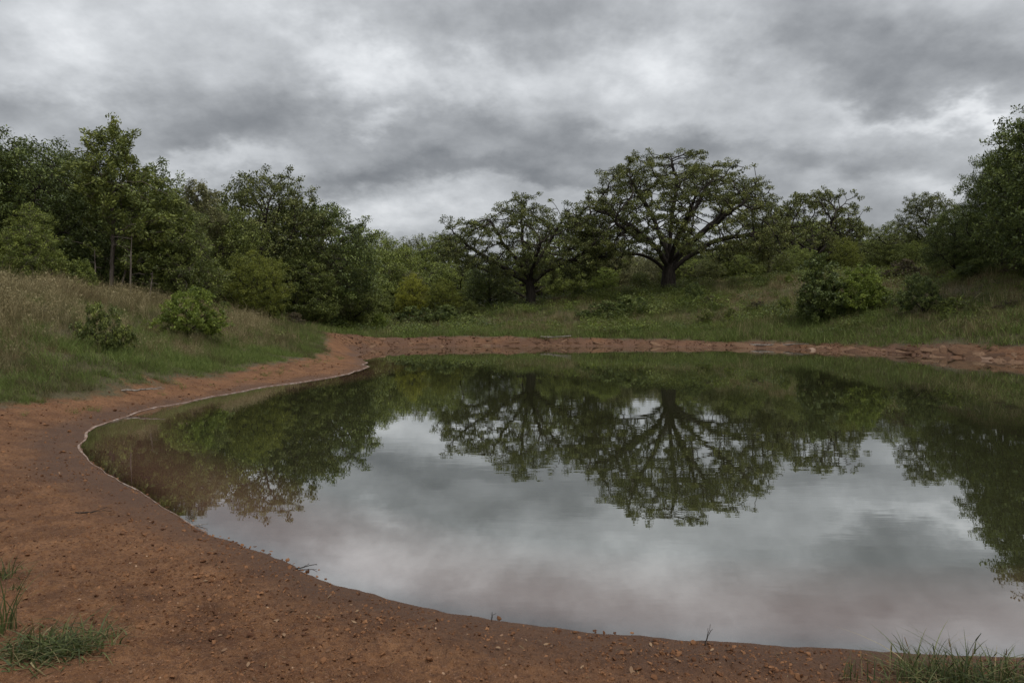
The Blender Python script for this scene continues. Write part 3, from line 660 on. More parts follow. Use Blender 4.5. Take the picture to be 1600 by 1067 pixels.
# shrubs
S = 'shrub'; SP = ('stems', 'foliage')
def shrub(kind, u, D, vtop, label, mat, wide=1.0, rot=None, name='shrub', group=None): return plant(kind, name, u, D, vtop, label, S, mat, 'oak', wide, rot, group, SP)
shrub('juniper_bush', 1284, 40, 394, 'dark green juniper bush beside the bright green shrub on the right rise', 'dark', 1.0, 1.0, 'juniper_bush')
shrub('leafy_shrub', 1345, 39.5, 412, 'large bright green shrub right of the dark juniper bush', 'bright', 1.05, .6)
shrub('leafy_shrub', 1441, 35.5, 427, 'small dark shrub alone on the right slope', 'dark', .85, 2.2)
shrub('dense_shrub', 1532, 38.5, 405, 'wide dark shrub on the right crest below the tall trees', 'dark', 1.6, .3)
shrub('dense_shrub', 1590, 36.5, 402, 'dark brown shrub at the right edge on the crest', 'brown', 1.3, 1.3)
shrub('dense_shrub', 1408, 46, 405, 'brownish shrub on the crest right of the bright green shrub', 'brown', 1.0, 2.0)
shrub('leafy_shrub', 1085, 52, 440, 'dark shrub just right of the largest oak trunk', 'dark', 1.0, 1.1)
shrub('dense_shrub', 1108, 50.5, 462, 'low brown shrub beside the dark shrub near the largest oak', 'brown', 1.0, 3.1)
shrub('dense_shrub', 990, 50, 461, 'low wide dark green shrub on the mound left of the largest oak', 'dark', 1.5, .4)
shrub('dense_shrub', 940, 49.5, 470, 'spreading low green shrub next to the wide dark one', 'dark', 1.5, 2.4)
shrub('weedy_shrub', 1103, 44.5, 483, 'pale green leafy weed low on the mound', 'weed', 1.2, .2, 'leafy_weed')
shrub('weedy_shrub', 1140, 45, 480, 'second pale leafy weed, right of the first on the mound', 'weed', 1.1, 1.2, 'leafy_weed')
shrub('leafy_shrub', 1190, 58, 432, 'light green shrub row end on the mound crest', 'bright', 1.3, 2.6)
shrub('leafy_shrub', 1232, 57, 430, 'light green crest shrub left of the dark juniper bush', 'bright', 1.4, .9)
shrub('leafy_shrub', 1505, 42, 410, 'green shrub on the crest below the dark dense tree', 'mid', 1.2, .9)
shrub('leafy_shrub', 292, 21.5, 448, 'bright green shrub at the top of the left grass bank', 'bright', 1.05, .2)
shrub('leafy_shrub', 128, 25, 402, 'bright leafy shrub left of the ragged juniper trunks', 'mid', .8, 1.9)
shrub('dense_shrub', 165, 15.5, 472, 'dark half-dead shrub standing in the dry grass', 'juniper', .62, .9)
shrub('leafy_shrub', 345, 27, 470, 'green bush beneath the bright yellow-green tree', 'juniper', 1.2, .9)
shrub('leafy_shrub', 420, 31, 476, 'low green bush at the end of the dry grass slope', 'mid', 1.2, 2.9)
shrub('leafy_shrub', 500, 45, 476, 'dark bush at the foot of the rounded dark oak', 'dark', 1.3, .3)
shrub('leafy_shrub', 592, 50, 487, 'small fresh green bush by the flat green strip', 'bright', .9, 1.3)
shrub('leafy_shrub', 548, 52, 480, 'green bush left of the small fresh green bush', 'mid', 1.2, .3)
shrub('dense_shrub', 655, 55, 478, 'dark bush below the yellowest tree', 'dark', 1.6, .3)
shrub('dense_shrub', 700, 54, 476, 'dark bush below the olive-yellow tree', 'dark', 1.6, 1.3)
shrub('leafy_shrub', 736, 55, 468, 'pale green bush at the left end of the mound', 'weed', .9, 2.0)
shrub('leafy_shrub', 905, 62, 448, 'green bush between the medium and the largest oak', 'mid', 1.3, 2.0)
shrub('dense_shrub', 458, 36, 488, 'brown-green bush at the end of the left slope', 'brown', 1.3, 2.0)

shrub('dense_shrub', 1382, 41, 452, 'low brown brush between the bright green shrub and the small dark one', 'brown', 1.2, .4)
shrub('dense_shrub', 1482, 34, 464, 'low dark brush just right of the small dark shrub', 'juniper', 1.3, 1.7)
shrub('dense_shrub', 1575, 31, 468, 'low brown brush near the right edge above the bank', 'brown', 1.4, 2.8)
shrub('leafy_shrub', 1226, 45, 462, 'small green bush on the mid slope left of the dark juniper bush', 'mid', .9, .8)
shrub('dense_shrub', 1182, 47, 470, 'low brown brush right of the pale leafy weeds', 'brown', 1.4, 3.3)

# ------------------------------------------------------------------ scattered stuff
def blades(n, h, spread, lean, width, segs, rg, hvar=.35):
    base = np.c_[rg.normal(0, spread, (n, 2)), np.zeros(n)]; az = rg.random(n) * 2 * math.pi; hh = h * (1 + hvar * rg.normal(0, 1, n)).clip(.35, 1.7); ln = lean * rg.random(n) ** .8 * 1.4
    dirx = np.c_[np.cos(az), np.sin(az), np.zeros(n)]; side = np.c_[-np.sin(az), np.cos(az), np.zeros(n)]
    tw = rg.random(n) * math.pi; side = side * np.cos(tw)[:, None] + dirx * np.sin(tw)[:, None]
    L = []
    for k in range(segs + 1):
        t = k / segs; c = base + dirx * (ln * hh * t ** 1.8)[:, None] + np.array([0, 0, 1]) * (hh * (t - .35 * ln * t * t))[:, None]
        w = width * (1 - t) ** .7 * (1 if k < segs else 0) + .0004
        L += [c - side * (w / 2), c + side * (w / 2)]
    V = np.stack(L, 1).reshape(-1, 3); m = 2 * (segs + 1); Q = []
    for k in range(segs): Q.append(np.array([2 * k, 2 * k + 1, 2 * k + 3, 2 * k + 2]))
    Q = (np.arange(n)[:, None, None] * m + np.array(Q)[None]).reshape(-1, 4)
    return V, Q, np.repeat(np.clip(.5 + .25 * rg.normal(0, 1, n), 0, 1), segs)
def merge(parts):
    V, Q, T_, o = [], [], [], 0
    for v, q, t in parts: V.append(v); Q.append(q + o); T_.append(t); o += len(v)
    return np.concatenate(V), np.concatenate(Q), np.concatenate(T_)
def tuft_mesh(name, parts, mat):
    V, Q, t = merge(parts); return np_mesh(name, V, [Q], mat, False, face_attr={'tint': t})
def scatter(name, xyz, meshes, scale, label, cat, rg, tilt=0.0, pick=None):
    n = len(xyz); me = bpy.data.meshes.new(name); me.vertices.add(n); me.vertices.foreach_set('co', np.asarray(xyz, np.float32).ravel())
    a = me.attributes.new('rot', 'FLOAT_VECTOR', 'POINT'); a.data.foreach_set('vector', np.c_[rg.normal(0, tilt, (n, 2)), rg.random(n) * 6.283].astype(np.float32).ravel())
    a = me.attributes.new('scl', 'FLOAT', 'POINT'); a.data.foreach_set('value', np.asarray(scale, np.float32))
    a = me.attributes.new('pick', 'INT', 'POINT'); a.data.foreach_set('value', (rg.integers(0, len(meshes), n) if pick is None else pick).astype(np.int32))
    o = link(bpy.data.objects.new(name, me)); tag(o, label, cat, kind='stuff')
    col = bpy.data.collections.new(name + '_pieces')
    for k, m in enumerate(meshes): col.objects.link(bpy.data.objects.new('%s_piece_%d' % (name, k), m))
    g = bpy.data.node_groups.new(name, 'GeometryNodeTree'); g.interface.new_socket('Geometry', in_out='INPUT', socket_type='NodeSocketGeometry'); g.interface.new_socket('Geometry', in_out='OUTPUT', socket_type='NodeSocketGeometry')
    N, Lk = g.nodes, g.links; gi, go = N.new('NodeGroupInput'), N.new('NodeGroupOutput'); ip = N.new('GeometryNodeInstanceOnPoints'); ci = N.new('GeometryNodeCollectionInfo')
    ci.inputs[0].default_value = col; ci.inputs['Separate Children'].default_value = True; ci.inputs['Reset Children'].default_value = True
    def na(nm, t):
        q = N.new('GeometryNodeInputNamedAttribute'); q.data_type = t; q.inputs[0].default_value = nm; return q.outputs[0]
    Lk.new(gi.outputs[0], ip.inputs['Points']); Lk.new(ci.outputs[0], ip.inputs['Instance']); ip.inputs['Pick Instance'].default_value = True
    Lk.new(na('pick', 'INT'), ip.inputs['Instance Index']); Lk.new(na('rot', 'FLOAT_VECTOR'), ip.inputs['Rotation']); Lk.new(na('scl', 'FLOAT'), ip.inputs['Scale'])
    Lk.new(ip.outputs[0], go.inputs[0])
    md = o.modifiers.new('scatter', 'NODES'); md.node_group = g
    return o
M_dry = leaf_mat('dry_grass_blades', (.125, .100, .048), (.255, .210, .105), (.400, .340, .195), .2, .1, .5)
M_green = leaf_mat('green_grass_blades', (.055, .080, .018), (.120, .165, .038), (.205, .245, .070), .3, .2, .5)
M_mixed = leaf_mat('olive_grass_blades', (.060, .060, .024), (.120, .112, .048), (.200, .175, .085), .25, .15, .5)
M_russet = leaf_mat('russet_grass_blades', (.090, .060, .032), (.175, .125, .068), (.270, .200, .115), .2, .1, .5)
rs = np.random.default_rng(91)
G = dict(
    dry=[tuft_mesh('dry_tuft', [blades(24, .62, .10, .45, .007, 3, rs), blades(14, .34, .12, .9, .008, 2, rs), leaf_quads(np.c_[rs.normal(0, .13, (9, 2)), rs.uniform(.42, .7, 9)], 4, .05, .05, rs, .3)], M_dry) for _ in range(3)] + [tuft_mesh('russet_tuft', [blades(34, .58, .10, .4, .007, 3, rs)], M_russet)] + [tuft_mesh('olive_tuft', [blades(34, .5, .10, .5, .008, 3, rs)], M_mixed)],
    green=[tuft_mesh('green_tuft', [blades(42, .20, .10, .7, .007, 3, rs)], M_green) for _ in range(3)] + [tuft_mesh('olive_short_tuft', [blades(36, .22, .10, .7, .007, 3, rs)], M_mixed)],
    mixed=[tuft_mesh('olive_far_tuft', [blades(26, .30, .18, 1.1, .016, 2, rs)], M_mixed) for _ in range(2)] + [tuft_mesh('green_far_tuft', [blades(28, .24, .18, 1.1, .016, 2, rs)], M_green), tuft_mesh('dry_far_tuft', [blades(26, .45, .16, .5, .012, 2, rs)], M_dry), tuft_mesh('russet_far_tuft', [blades(24, .36, .18, 1.0, .013, 2, rs)], M_russet)],
    fargreen=[tuft_mesh('green_far_short_tuft', [blades(30, .22, .18, .7, .013, 2, rs)], M_green) for _ in range(2)] + [tuft_mesh('olive_far_short_tuft', [blades(26, .24, .16, .7, .013, 2, rs)], M_mixed)])
def leaf_ball(mat, h, r, n, size):
    c = np.array([[0, 0, h * .5]]); V, Q, t = leaf_quads(c, n, 1.0, size, rs, .55, .2); V = (V - c[0]) * (r, r, h * .5) + c[0]; st = blades(5, h * .8, r * .3, .4, .01, 2, rs); return merge([(V, Q, t), st])
G['weed'] = [np_mesh('weed_plant', *(lambda a: (a[0], [a[1]]))(w), m, False, face_attr={'tint': w[2]}) for w, m in ((leaf_ball(None, .34, .26, 110, .16), ML['weed']), (leaf_ball(None, .42, .28, 120, .15), ML['mid']), (leaf_ball(None, .38, .30, 110, .14), ML['dark']), (leaf_ball(None, .30, .34, 120, .15), ML['bright']))]

def sample(n, x0, x1, y0, y1, fn):
    x, y = rs.uniform(x0, x1, n), rs.uniform(y0, y1, n); az = np.abs(x) / np.maximum(y, .5); k = az < .95; x, y = x[k], y[k]
    z, d, vg = terrain(x, y, True); p = fn(x, y, z, d, vg); k = rs.random(len(x)) < p
    return np.c_[x, y, z - .01][k], vg[k]
def nz(x, y, f, s): return fbm(x, y, f, 3, s)
left = lambda x, y: x < -4.5 + .02 * y
def patches(p, kinds, f, seed, jit=.25):
    """species grow in patches: cumulative shares cut by noise"""
    n = fbm(p[:, 0], p[:, 1], f, 4, seed, .6) * .9 + rs.normal(0, jit, len(p)); r = np.argsort(np.argsort(n)) / len(n); return np.searchsorted(np.cumsum(kinds)[:-1], r)
# dry tall grass of the left bank
p, vg = sample(60000, -28, -4, 9, 36, lambda x, y, z, d, v: sstep(.9, 2.6, v + .9 * nz(x, y, .6, 201)) * np.clip(.50 + 1.1 * nz(x, y, .7, 203), .06, 1) * (1 - sstep(31, 36, y)))
pk = patches(p, (.20, .22, .16, .22, .20), .45, 221); scatter('tall_dry_grass', p, [G['dry'][k] for k in (3, 0, 1, 4, 2)], rs.uniform(.35, .95, len(p)) * (.5 + .4 * sstep(1, 4.5, vg)) * (1 + .85 * nz(p[:, 0], p[:, 1], .9, 223)), 'tall dry tan grass covering the left bank', 'grass', rs, .16, pk)
p, vg = sample(60000, -16, -3, 9, 40, lambda x, y, z, d, v: sstep(-.1, .35, v + .35 * nz(x, y, 1.6, 205)) * np.clip(.6 + nz(x, y, 1.3, 225), .15, 1) * (1 - .8 * sstep(1.0, 3.4, v + 1.3 * nz(x, y, .7, 207))))
pk = patches(p, (.3, .2, .2, .3), .8, 227); scatter('green_bank_grass', p, G['green'], rs.uniform(.45, 1.25, len(p)) * (.55 + .45 * sstep(0, 1.2, vg)), 'short green grass along the edge of the left bank', 'grass', rs, .18, pk)
p, vg = sample(34000, -14, 20, 36, 62, lambda x, y, z, d, v: sstep(-.35, .4, v + .8 * nz(x, y, .8, 209)) * np.clip(1 - sstep(2.5, 8, v + 3.5 * nz(x, y, .3, 211)), .12, 1) * .8)
p2, vg2 = sample(11000, 8, 32, 22, 42, lambda x, y, z, d, v: sstep(-.35, .4, v + .8 * nz(x, y, .8, 209)) * np.clip(1 - sstep(1.5, 6, v + 3.0 * nz(x, y, .3, 211)), .12, 1))
p = np.concatenate([p, p2]); scatter('far_bank_grass', p, G['fargreen'], rs.uniform(.6, 1.7, len(p)), 'short green grass along the far bank', 'grass', rs, .15)
p, vg = sample(70000, -14, 46, 24, 72, lambda x, y, z, d, v: sstep(.2, 1.6, v + nz(x, y, .5, 213)) * np.clip(.5 + 1.1 * nz(x, y, .5, 215), .08, 1) * np.where(y < 36, 1, .75))
pk = patches(p, (.12, .18, .30, .18, .22), .22, 229, .2); scatter('mound_grass', p, [G['mixed'][k] for k in (2, 0, 3, 1, 4)], rs.uniform(.35, 1.25, len(p)) * (1 + .9 * nz(p[:, 0], p[:, 1], .5, 231)), 'mixed olive and brown rough grass on the mound and right rise', 'grass', rs, .16, pk)
p, vg = sample(42000, -28, 40, 9, 72, lambda x, y, z, d, v: sstep(.5, 2.0, v) * sstep(.05, .22, nz(x, y, .3, 217) + .7 * nz(x, y, 1.1, 219) + .03) * np.where(y < 25, .5, .95))
scatter('ground_weeds', p, G['weed'], np.exp(rs.normal(-.25, .45, len(p))).clip(.35, 2.0) * (.6 + 1.0 * sstep(20, 42, p[:, 1])), 'low leafy weeds dotted through the grass banks', 'weeds', rs, .15)

# undergrowth and the far wood
def combine(kind, mat):
    a, c = PROTO[kind]['trunk'], PROTO[kind]['crown']; out = []
    V, Fq, Tn, mi, o = [], [], [], [], 0
    for k, m in enumerate((a, c)):
        v = np.empty(len(m.vertices) * 3, np.float32); m.vertices.foreach_get('co', v); q = np.empty(len(m.loops), np.int32); m.loops.foreach_get('vertex_index', q)
        V.append(v.reshape(-1, 3)); Fq.append(q.reshape(-1, 4) + o); o += len(v) // 3; mi += [k] * (len(q) // 4)
        if k: t = np.empty(len(q) // 4, np.float32); m.attributes['tint'].data.foreach_get('value', t); Tn.append(t)
        else: Tn.append(np.full(len(q) // 4, .5))
    me = np_mesh('far_' + kind, np.concatenate(V), [np.concatenate(Fq)], MB['oak'], False, face_attr={'tint': np.concatenate(Tn)})
    me.materials.append(ML[mat]); me.polygons.foreach_set('material_index', np.array(mi, np.int32)); return me
far = [combine('bushy_tree', 'mid'), combine('bushy_tree', 'grey'), combine('dome_oak', 'mid')]  # lighter leaf colours imitate haze over the far wood
rf = np.random.default_rng(17); pts, sc_ = [], []
for k in range(300):
    az = rf.uniform(-50, 50); D = rf.uniform(92, 175); x, y = D * math.tan(math.radians(az)), D
    if az > -6 and az < 0 and D < 120: continue
    pts.append((x, y)); sc_.append(rf.uniform(.75, 1.25) * (1.1 if az < -8 else .85 if az < 0 else .95))
for k in range(60):
    D = rf.uniform(44, 90); u = rf.uniform(-350, 540); x, y = WD(u, D); pts.append((x, y)); sc_.append(rf.uniform(.7, 1.05))
for k in range(36):
    D = rf.uniform(70, 92); u = rf.uniform(1080, 1700); x, y = WD(u, D); pts.append((x, y)); sc_.append(rf.uniform(.35, .5))
for k in range(20):
    D = rf.uniform(40, 60); u = rf.uniform(1760, 2200); x, y = WD(u, D); pts.append((x, y)); sc_.append(rf.uniform(.8, 1.0))
pts = np.array(pts); zz = terrain(pts[:, 0], pts[:, 1])
scatter('distant_wood', np.c_[pts, zz - .1], far, np.array(sc_), 'far-off wood closing the view behind the pond', 'wood', rf)

# ------------------------------------------------------------------ soil crumbs, litter, bank pieces
def clod_mesh(name, seed, mat, flat=.6):
    import bmesh
    bm = bmesh.new(); bmesh.ops.create_icosphere(bm, subdivisions=1, radius=1.0); rg = np.random.default_rng(seed)
    for v in bm.verts: v.co *= rg.uniform(.5, 1.35); v.co.x *= 1.3; v.co.z *= flat
    me = bpy.data.meshes.new(name); bm.to_mesh(me); bm.free(); me.materials.append(mat); return me
def earth_mat(name, a, m, c, rough=.95):
    b = NB(name); oi = b.node('ShaderNodeObjectInfo').outputs['Random']; t = b.math('ADD', b.math('MULTIPLY', oi, .6), b.math('MULTIPLY', b.noise(6, 4, .6, b.pos()), .4))
    return b.out(b.pbsdf(b.ramp(t, [(.2, a), (.5, m), (.85, c)]), rough, None, .2).outputs[0])
M_clod = earth_mat('soil_clod', (.070, .031, .016), (.150, .070, .033), (.235, .118, .058))
M_peb = earth_mat('pebble', (.16, .085, .05), (.26, .15, .09), (.38, .26, .17), .8)
clods = [clod_mesh('soil_clod', 300 + k, M_clod) for k in range(6)]; pebs = [clod_mesh('pebble', 320 + k, M_peb) for k in range(3)]
rc = np.random.default_rng(5)
far_i0 = np.where((SHORE[:, 1] > 24) & ((SHORE[:, 1] > 33) | (SHORE[:, 0] > 0)) & (SHORE[:, 0] < 19.5))[0]
def soil_pts(n, dmin, r0, r1, az0=-44, az1=44):
    a = np.radians(rc.uniform(az0, az1, n)); r = r0 * (r1 / r0) ** rc.random(n); x, y = r * np.sin(a), r * np.cos(a)
    z, d, vg = terrain(x, y, True); k = (d > dmin) & (vg < .1); return np.c_[x, y, z][k], d[k]
p, d = soil_pts(130000, .03, 2.2, 24)
dens = .35 + .65 * sstep(-.25, .35, fbm(p[:, 0], p[:, 1], 1.1, 3, 401)); k = rc.random(len(p)) < dens * np.where(d < .2, .8, 1); p = p[k]
r = np.hypot(p[:, 0], p[:, 1])
sc = np.exp(rc.normal(-5.75, .6, len(p))).clip(.0018, .016) * (.75 + .085 * r); p[:, 2] += sc * .15
near_i = np.where((SHORE[:, 1] < 9) & (SHORE[:, 0] < 6))[0]; ep = []
for i in near_i:
    a_, b_ = SHORE[i], SHORE[(i + 1) % len(SHORE)]; L_ = np.linalg.norm(b_ - a_); m_ = int(L_ * 70) + 1; e_ = (b_ - a_) / L_; ep.append(a_ + (b_ - a_) * rc.random(m_)[:, None] + np.array([-e_[1], e_[0]]) * rc.normal(0, .035, m_)[:, None])
ep = np.concatenate(ep); z = np.maximum(terrain(ep[:, 0], ep[:, 1]), -.004); k = rc.random(len(ep)) < sstep(-.3, .3, fbm(ep[:, 0], ep[:, 1], 1.3, 3, 403)); p = np.concatenate([p, np.c_[ep, z][k]]); sc = np.r_[sc, np.exp(rc.normal(-4.9, .45, k.sum())).clip(.003, .018)]
scatter('soil_clods', p, clods, sc, 'crumbly red-brown soil clods strewn over the bare shore', 'soil', rc, .5)
p, d = soil_pts(1500, .15, 2.3, 16); sc = np.exp(rc.normal(-5.5, .4, len(p))).clip(.003, .010) * (.8 + .05 * np.hypot(p[:, 0], p[:, 1]))
scatter('soil_pebbles', p, pebs, sc, 'small pale pebbles scattered on the red soil', 'pebbles', rc, .5)
# dead leaves and straw
def litter_mesh(name, seed, straw):
    rg = np.random.default_rng(seed); L, w = (1.0, .05) if straw else (1.0, .45); xs = np.linspace(-.5, .5, 5); V = []
    for t in xs: h = .10 * math.cos(t * 3 + seed) + (.0 if straw else .08); ww = w * (1 if straw else max(.06, 1 - (2 * t) ** 2)); V += [(t * L, -ww / 2, h + (.0 if straw else .07)), (t * L, ww / 2, h)]
    Q = np.array([[2 * k, 2 * k + 1, 2 * k + 3, 2 * k + 2] for k in range(4)])
    return np_mesh(name, np.array(V), [Q], earth_mat(name, (.07, .04, .022), (.15, .085, .05), (.28, .19, .115)) if not straw else M_dry, False, face_attr={'tint': np.full(4, .6)})
litter = [litter_mesh('dead_leaf', k, False) for k in range(3)] + [litter_mesh('straw', 7 + k, True) for k in range(2)]
p, d = soil_pts(1100, .12, 2.3, 14); p[:, 2] += .004
scatter('leaf_litter', p, litter, rc.uniform(.014, .038, len(p)), 'dead leaves and straw bits lying on the red soil', 'litter', rc, .25)
bp = []
for i in far_i0:
    a_, b_ = SHORE[i], SHORE[(i + 1) % len(SHORE)]; m_ = 50; t_ = rc.random(m_)[:, None]; q_ = a_ + (b_ - a_) * t_; e_ = (b_ - a_) / np.linalg.norm(b_ - a_); q_ = q_ + np.array([-e_[1], e_[0]]) * rc.uniform(-1.6, 1.6, m_)[:, None]; bp.append(q_)
bp = np.concatenate(bp); z, d, vg = terrain(bp[:, 0], bp[:, 1], True); k = (d > .02) & (vg < .35); bp = np.c_[bp, z][k]
M_bclod = earth_mat('bank_clod', (.050, .025, .015), (.110, .058, .032), (.190, .110, .064)); bclods = [clod_mesh('bank_clod', 340 + k, M_bclod) for k in range(4)]
scatter('bank_clods', bp, bclods, np.exp(rc.normal(-3.5, .5, len(bp))).clip(.012, .09), 'broken clay lumps along the foot of the far bank', 'soil', rc, .35)
# small sprouts at the grass edge
n_ = 9000; x = rc.uniform(-14, -4, n_); y = rc.uniform(8.5, 27, n_); z, d, vg = terrain(x, y, True)
k = (vg > -.9) & (vg < .2) & (d > .35) & (rc.random(n_) < .10); scatter('edge_sprouts', np.c_[x, y, z][k], G['green'], rc.uniform(.2, .55, k.sum()), 'sparse sprouts of grass at the edge of the bare soil', 'grass', rc, .3)

# layered clay and rock pieces of the far bank
def slab_mesh(name, seed):
    import bmesh
    rg = np.random.default_rng(seed); bm = bmesh.new(); bmesh.ops.create_icosphere(bm, subdivisions=2, radius=1.0); a, c = rg.normal(0, .25, 2)
    for v in bm.verts:
        x = v.co.x; s = rg.uniform(.82, 1.18); v.co.y = v.co.y * .42 * s * (1 - .3 * x * c * 2) + a * x * x * .5; v.co.z = v.co.z * s + .25 * math.sin(3 * x + seed)
    me = bpy.data.meshes.new(name); bm.to_mesh(me); bm.free(); me.polygons.foreach_set('use_smooth', [True] * len(me.polygons)); return me
def bank_mat(name, a, m, c):
    b = NB(name); oi = b.node('ShaderNodeObjectInfo').outputs['Random']; p = b.pos(); n = b.noise(3.0, 6, .65, p); n2 = b.noise(14, 5, .65, p)
    t = b.math('ADD', b.math('MULTIPLY', oi, .5), b.math('MULTIPLY', n, .5)); col = b.ramp(t, [(.22, a), (.5, m), (.8, c)])
    return b.out(b.pbsdf(b.mix(b.mapr(n2, .45, .62, 0, .5), col, (*a, 1)), .9, b.bump(n2, .9, .05), .2).outputs[0])
M_slab = bank_mat('bank_clay', (.065, .034, .020), (.125, .068, .038), (.210, .128, .078)); M_pale = bank_mat('bank_pale_stone', (.14, .085, .055), (.23, .15, .105), (.33, .24, .18))
slabs = [slab_mesh('clay_slab', 500 + k) for k in range(8)]
for m in slabs: m.materials.append(M_slab)
seg = SHORE; cum = np.r_[0, np.cumsum(np.linalg.norm(np.diff(seg, axis=0), axis=1))]
sl = np.arange(len(seg)); isfar = (seg[:, 1] > 24.5) & (seg[:, 0] > -8) & ((seg[:, 1] > 36) | (seg[:, 0] > 0)) & (seg[:, 0] < 19.5); far_i = np.where(isfar)[0]
rb = np.random.default_rng(23); cnt_s = 0
for t in range(150):
    f = rb.random(); i = int(far_i[int(f * (len(far_i) - 2))]); q = seg[i] + (seg[min(i + 1, len(seg) - 1)] - seg[i]) * rb.random(); tg = seg[i + 1] - seg[i]; tg /= np.linalg.norm(tg)
    nrm = np.array([-tg[1], tg[0]])
    if poly_sd([q[0] + nrm[0] * .4], [q[1] + nrm[1] * .4], SHORE)[0] < 0: nrm = -nrm
    right = q[0] > 7.5
    if q[0] < -2 and rb.random() < .55: continue
    dd = rb.uniform(.02, 1.15 if right else .95); c = q + nrm * dd; L = rb.uniform(.15, .45) * (2.2 if right else 1.0); th = rb.uniform(.06, .10) * (1.5 if right else 1)
    z = gz(c[0], c[1]); ang = math.atan2(tg[1], tg[0]); up = nrm * 1.0
    skew = (-rb.uniform(.15, .65) if right else rb.normal(0, .2))
    e = bpy.data.objects.new('clay_slab', slabs[rb.integers(8)]); link(e, ground); e.location = (c[0], c[1], max(z, .0) - th * .5); e.scale = (L, L * rb.uniform(.6, 1.1), th)
    ax = np.array([math.cos(ang + skew), math.sin(ang + skew)]); ay = np.array([-ax[1], ax[0]]); hs = .35
    zq = np.maximum(terrain(np.array([c[0] + ax[0] * hs, c[0] - ax[0] * hs, c[0] + ay[0] * hs, c[0] - ay[0] * hs]), np.array([c[1] + ax[1] * hs, c[1] - ax[1] * hs, c[1] + ay[1] * hs, c[1] - ay[1] * hs])), -.05)
    X = Vector((ax[0], ax[1], (zq[0] - zq[1]) / (2 * hs))).normalized(); Y = Vector((ay[0], ay[1], (zq[2] - zq[3]) / (2 * hs) * .6)); Z = X.cross(Y).normalized(); Y = Z.cross(X)
    mtx = Matrix((X, Y, Z)).transposed(); e.rotation_euler = mtx.to_euler(); e.rotation_euler.x += rb.normal(0, .05)
    if rb.random() < .05: e.material_slots[0].link = 'OBJECT'; e.material_slots[0].material = M_pale
    cnt_s += 1

# narrow pale ribbon along the left shore at the water's edge
def build_rim():
    b = NB('scum_line'); n = b.noise(7, 5, .7, b.pos()); col = b.ramp(n, [(.40, (.15, .084, .052)), (.52, (.23, .155, .118)), (.66, (.37, .31, .27))])
    mt = b.out(b.pbsdf(col, .6, b.bump(n, .6, .01), .3).outputs[0])
    a0 = int(np.argmin(((seg - np.array(W(330, 831))) ** 2).sum(1))); a1 = int(np.argmin(((seg - np.array(W(569, 566))) ** 2).sum(1))); idx = np.arange(a0, a1 + 1)
    pts = []; 
    for i in idx[:-1]:
        for t in np.linspace(0, 1, 8, endpoint=False): pts.append(seg[i] + (seg[i + 1] - seg[i]) * t)
    pts = np.array(pts); tg = np.gradient(pts, axis=0); tg /= np.linalg.norm(tg, axis=1)[:, None]; nr = np.c_[-tg[:, 1], tg[:, 0]]
    if poly_sd([pts[9, 0] + nr[9, 0] * .2], [pts[9, 1] + nr[9, 1] * .2], SHORE)[0] < 0: nr = -nr
    n = len(pts); s = np.arange(n); wv = (.055 + .028 * fbm(pts[:, 0], pts[:, 1], 2.2, 3, 601)) * (.15 + .85 * sstep(n * .1, n * .5, s)) * (.7 + .035 * pts[:, 1]); wv = wv.clip(.004, .12) * .75 * sstep(-.45, .05, fbm(pts[:, 0], pts[:, 1], 1.7, 3, 605) + .25)
    o0 = .005 + .012 * fbm(pts[:, 0], pts[:, 1], 3.1, 2, 611)
    rows = []
    for k, f in enumerate((0, .5, 1.0)):
        q = pts + nr * (o0 + wv * f)[:, None]; z = np.maximum(terrain(q[:, 0], q[:, 1]), 0) + (.004, .012, .003)[k]; rows.append(np.c_[q, z])
    V = np.concatenate(rows); k = np.arange(n - 1); Q = np.concatenate([np.stack([r * n + k, r * n + k + 1, (r + 1) * n + k + 1, (r + 1) * n + k], -1) for r in (0, 1)])
    tag(link(bpy.data.objects.new('scum_line', np_mesh('scum_line', V, [Q], mt, True))), 'thin pale line along the left edge of the water', 'rim', kind='stuff')
build_rim()

# ------------------------------------------------------------------ single things near the camera
def curve_tube(pts, r0, r1, sides=6):
    P = np.array(pts, float); par = np.arange(len(P)) - 1; rr = np.linspace(r0, r1, len(P)); V, Fs = skin_branches(P, par, rr, (sides, sides), -1); return V, Fs
def branchy(seed, L, r, nside=3, rise=.25):
    rg = np.random.default_rng(seed); P, par = [np.zeros(3)], [-1]; a = 0
    n = 9
    for k in range(n):
        a += rg.normal(0, .22); P.append(P[-1] + np.array([math.cos(a), math.sin(a), rise * rg.normal(.25, .6)]) * L / n); par.append(len(P) - 2)
    for s in range(nside):
        b = rg.integers(2, n - 1); cur = int(b); ang = a + rg.choice([-1, 1]) * rg.uniform(.5, 1.0); l = L * rg.uniform(.18, .4); pt = P[cur]
        for k in range(4): ang += rg.normal(0, .2); pt = pt + np.array([math.cos(ang), math.sin(ang), rise * rg.uniform(.2, 1.2)]) * l / 4; P.append(pt); par.append(cur); cur = len(P) - 1
    P = np.array(P); par = np.array(par); rr, _ = radii(P, par, r, r * .35); V, Fs = skin_branches(P, par, rr, (6, 5), r * .7); return V, Fs
def twig(u, v, z0, L, r, rot, seed, label, mat='oak', rise=.25, name='twig', cat='twig'):
    x, y = W(u, v, z0); V, Fs = branchy(seed, L, r, 3, rise); o = link(bpy.data.objects.new(name, np_mesh(name, V, Fs, MB[mat], True))); o.location = (x, y, max(gz(x, y), 0) + r * .8); o.rotation_euler = (0, 0, rot); return tag(o, label, cat)
twig(462, 882, .03, .13, .004, .2, 1, 'dark forked twig at the near water edge left of centre')
twig(768, 968, .01, .07, .003, 1.2, 3, 'tiny upright twig sticking out of the near waterline', rise=1.6)
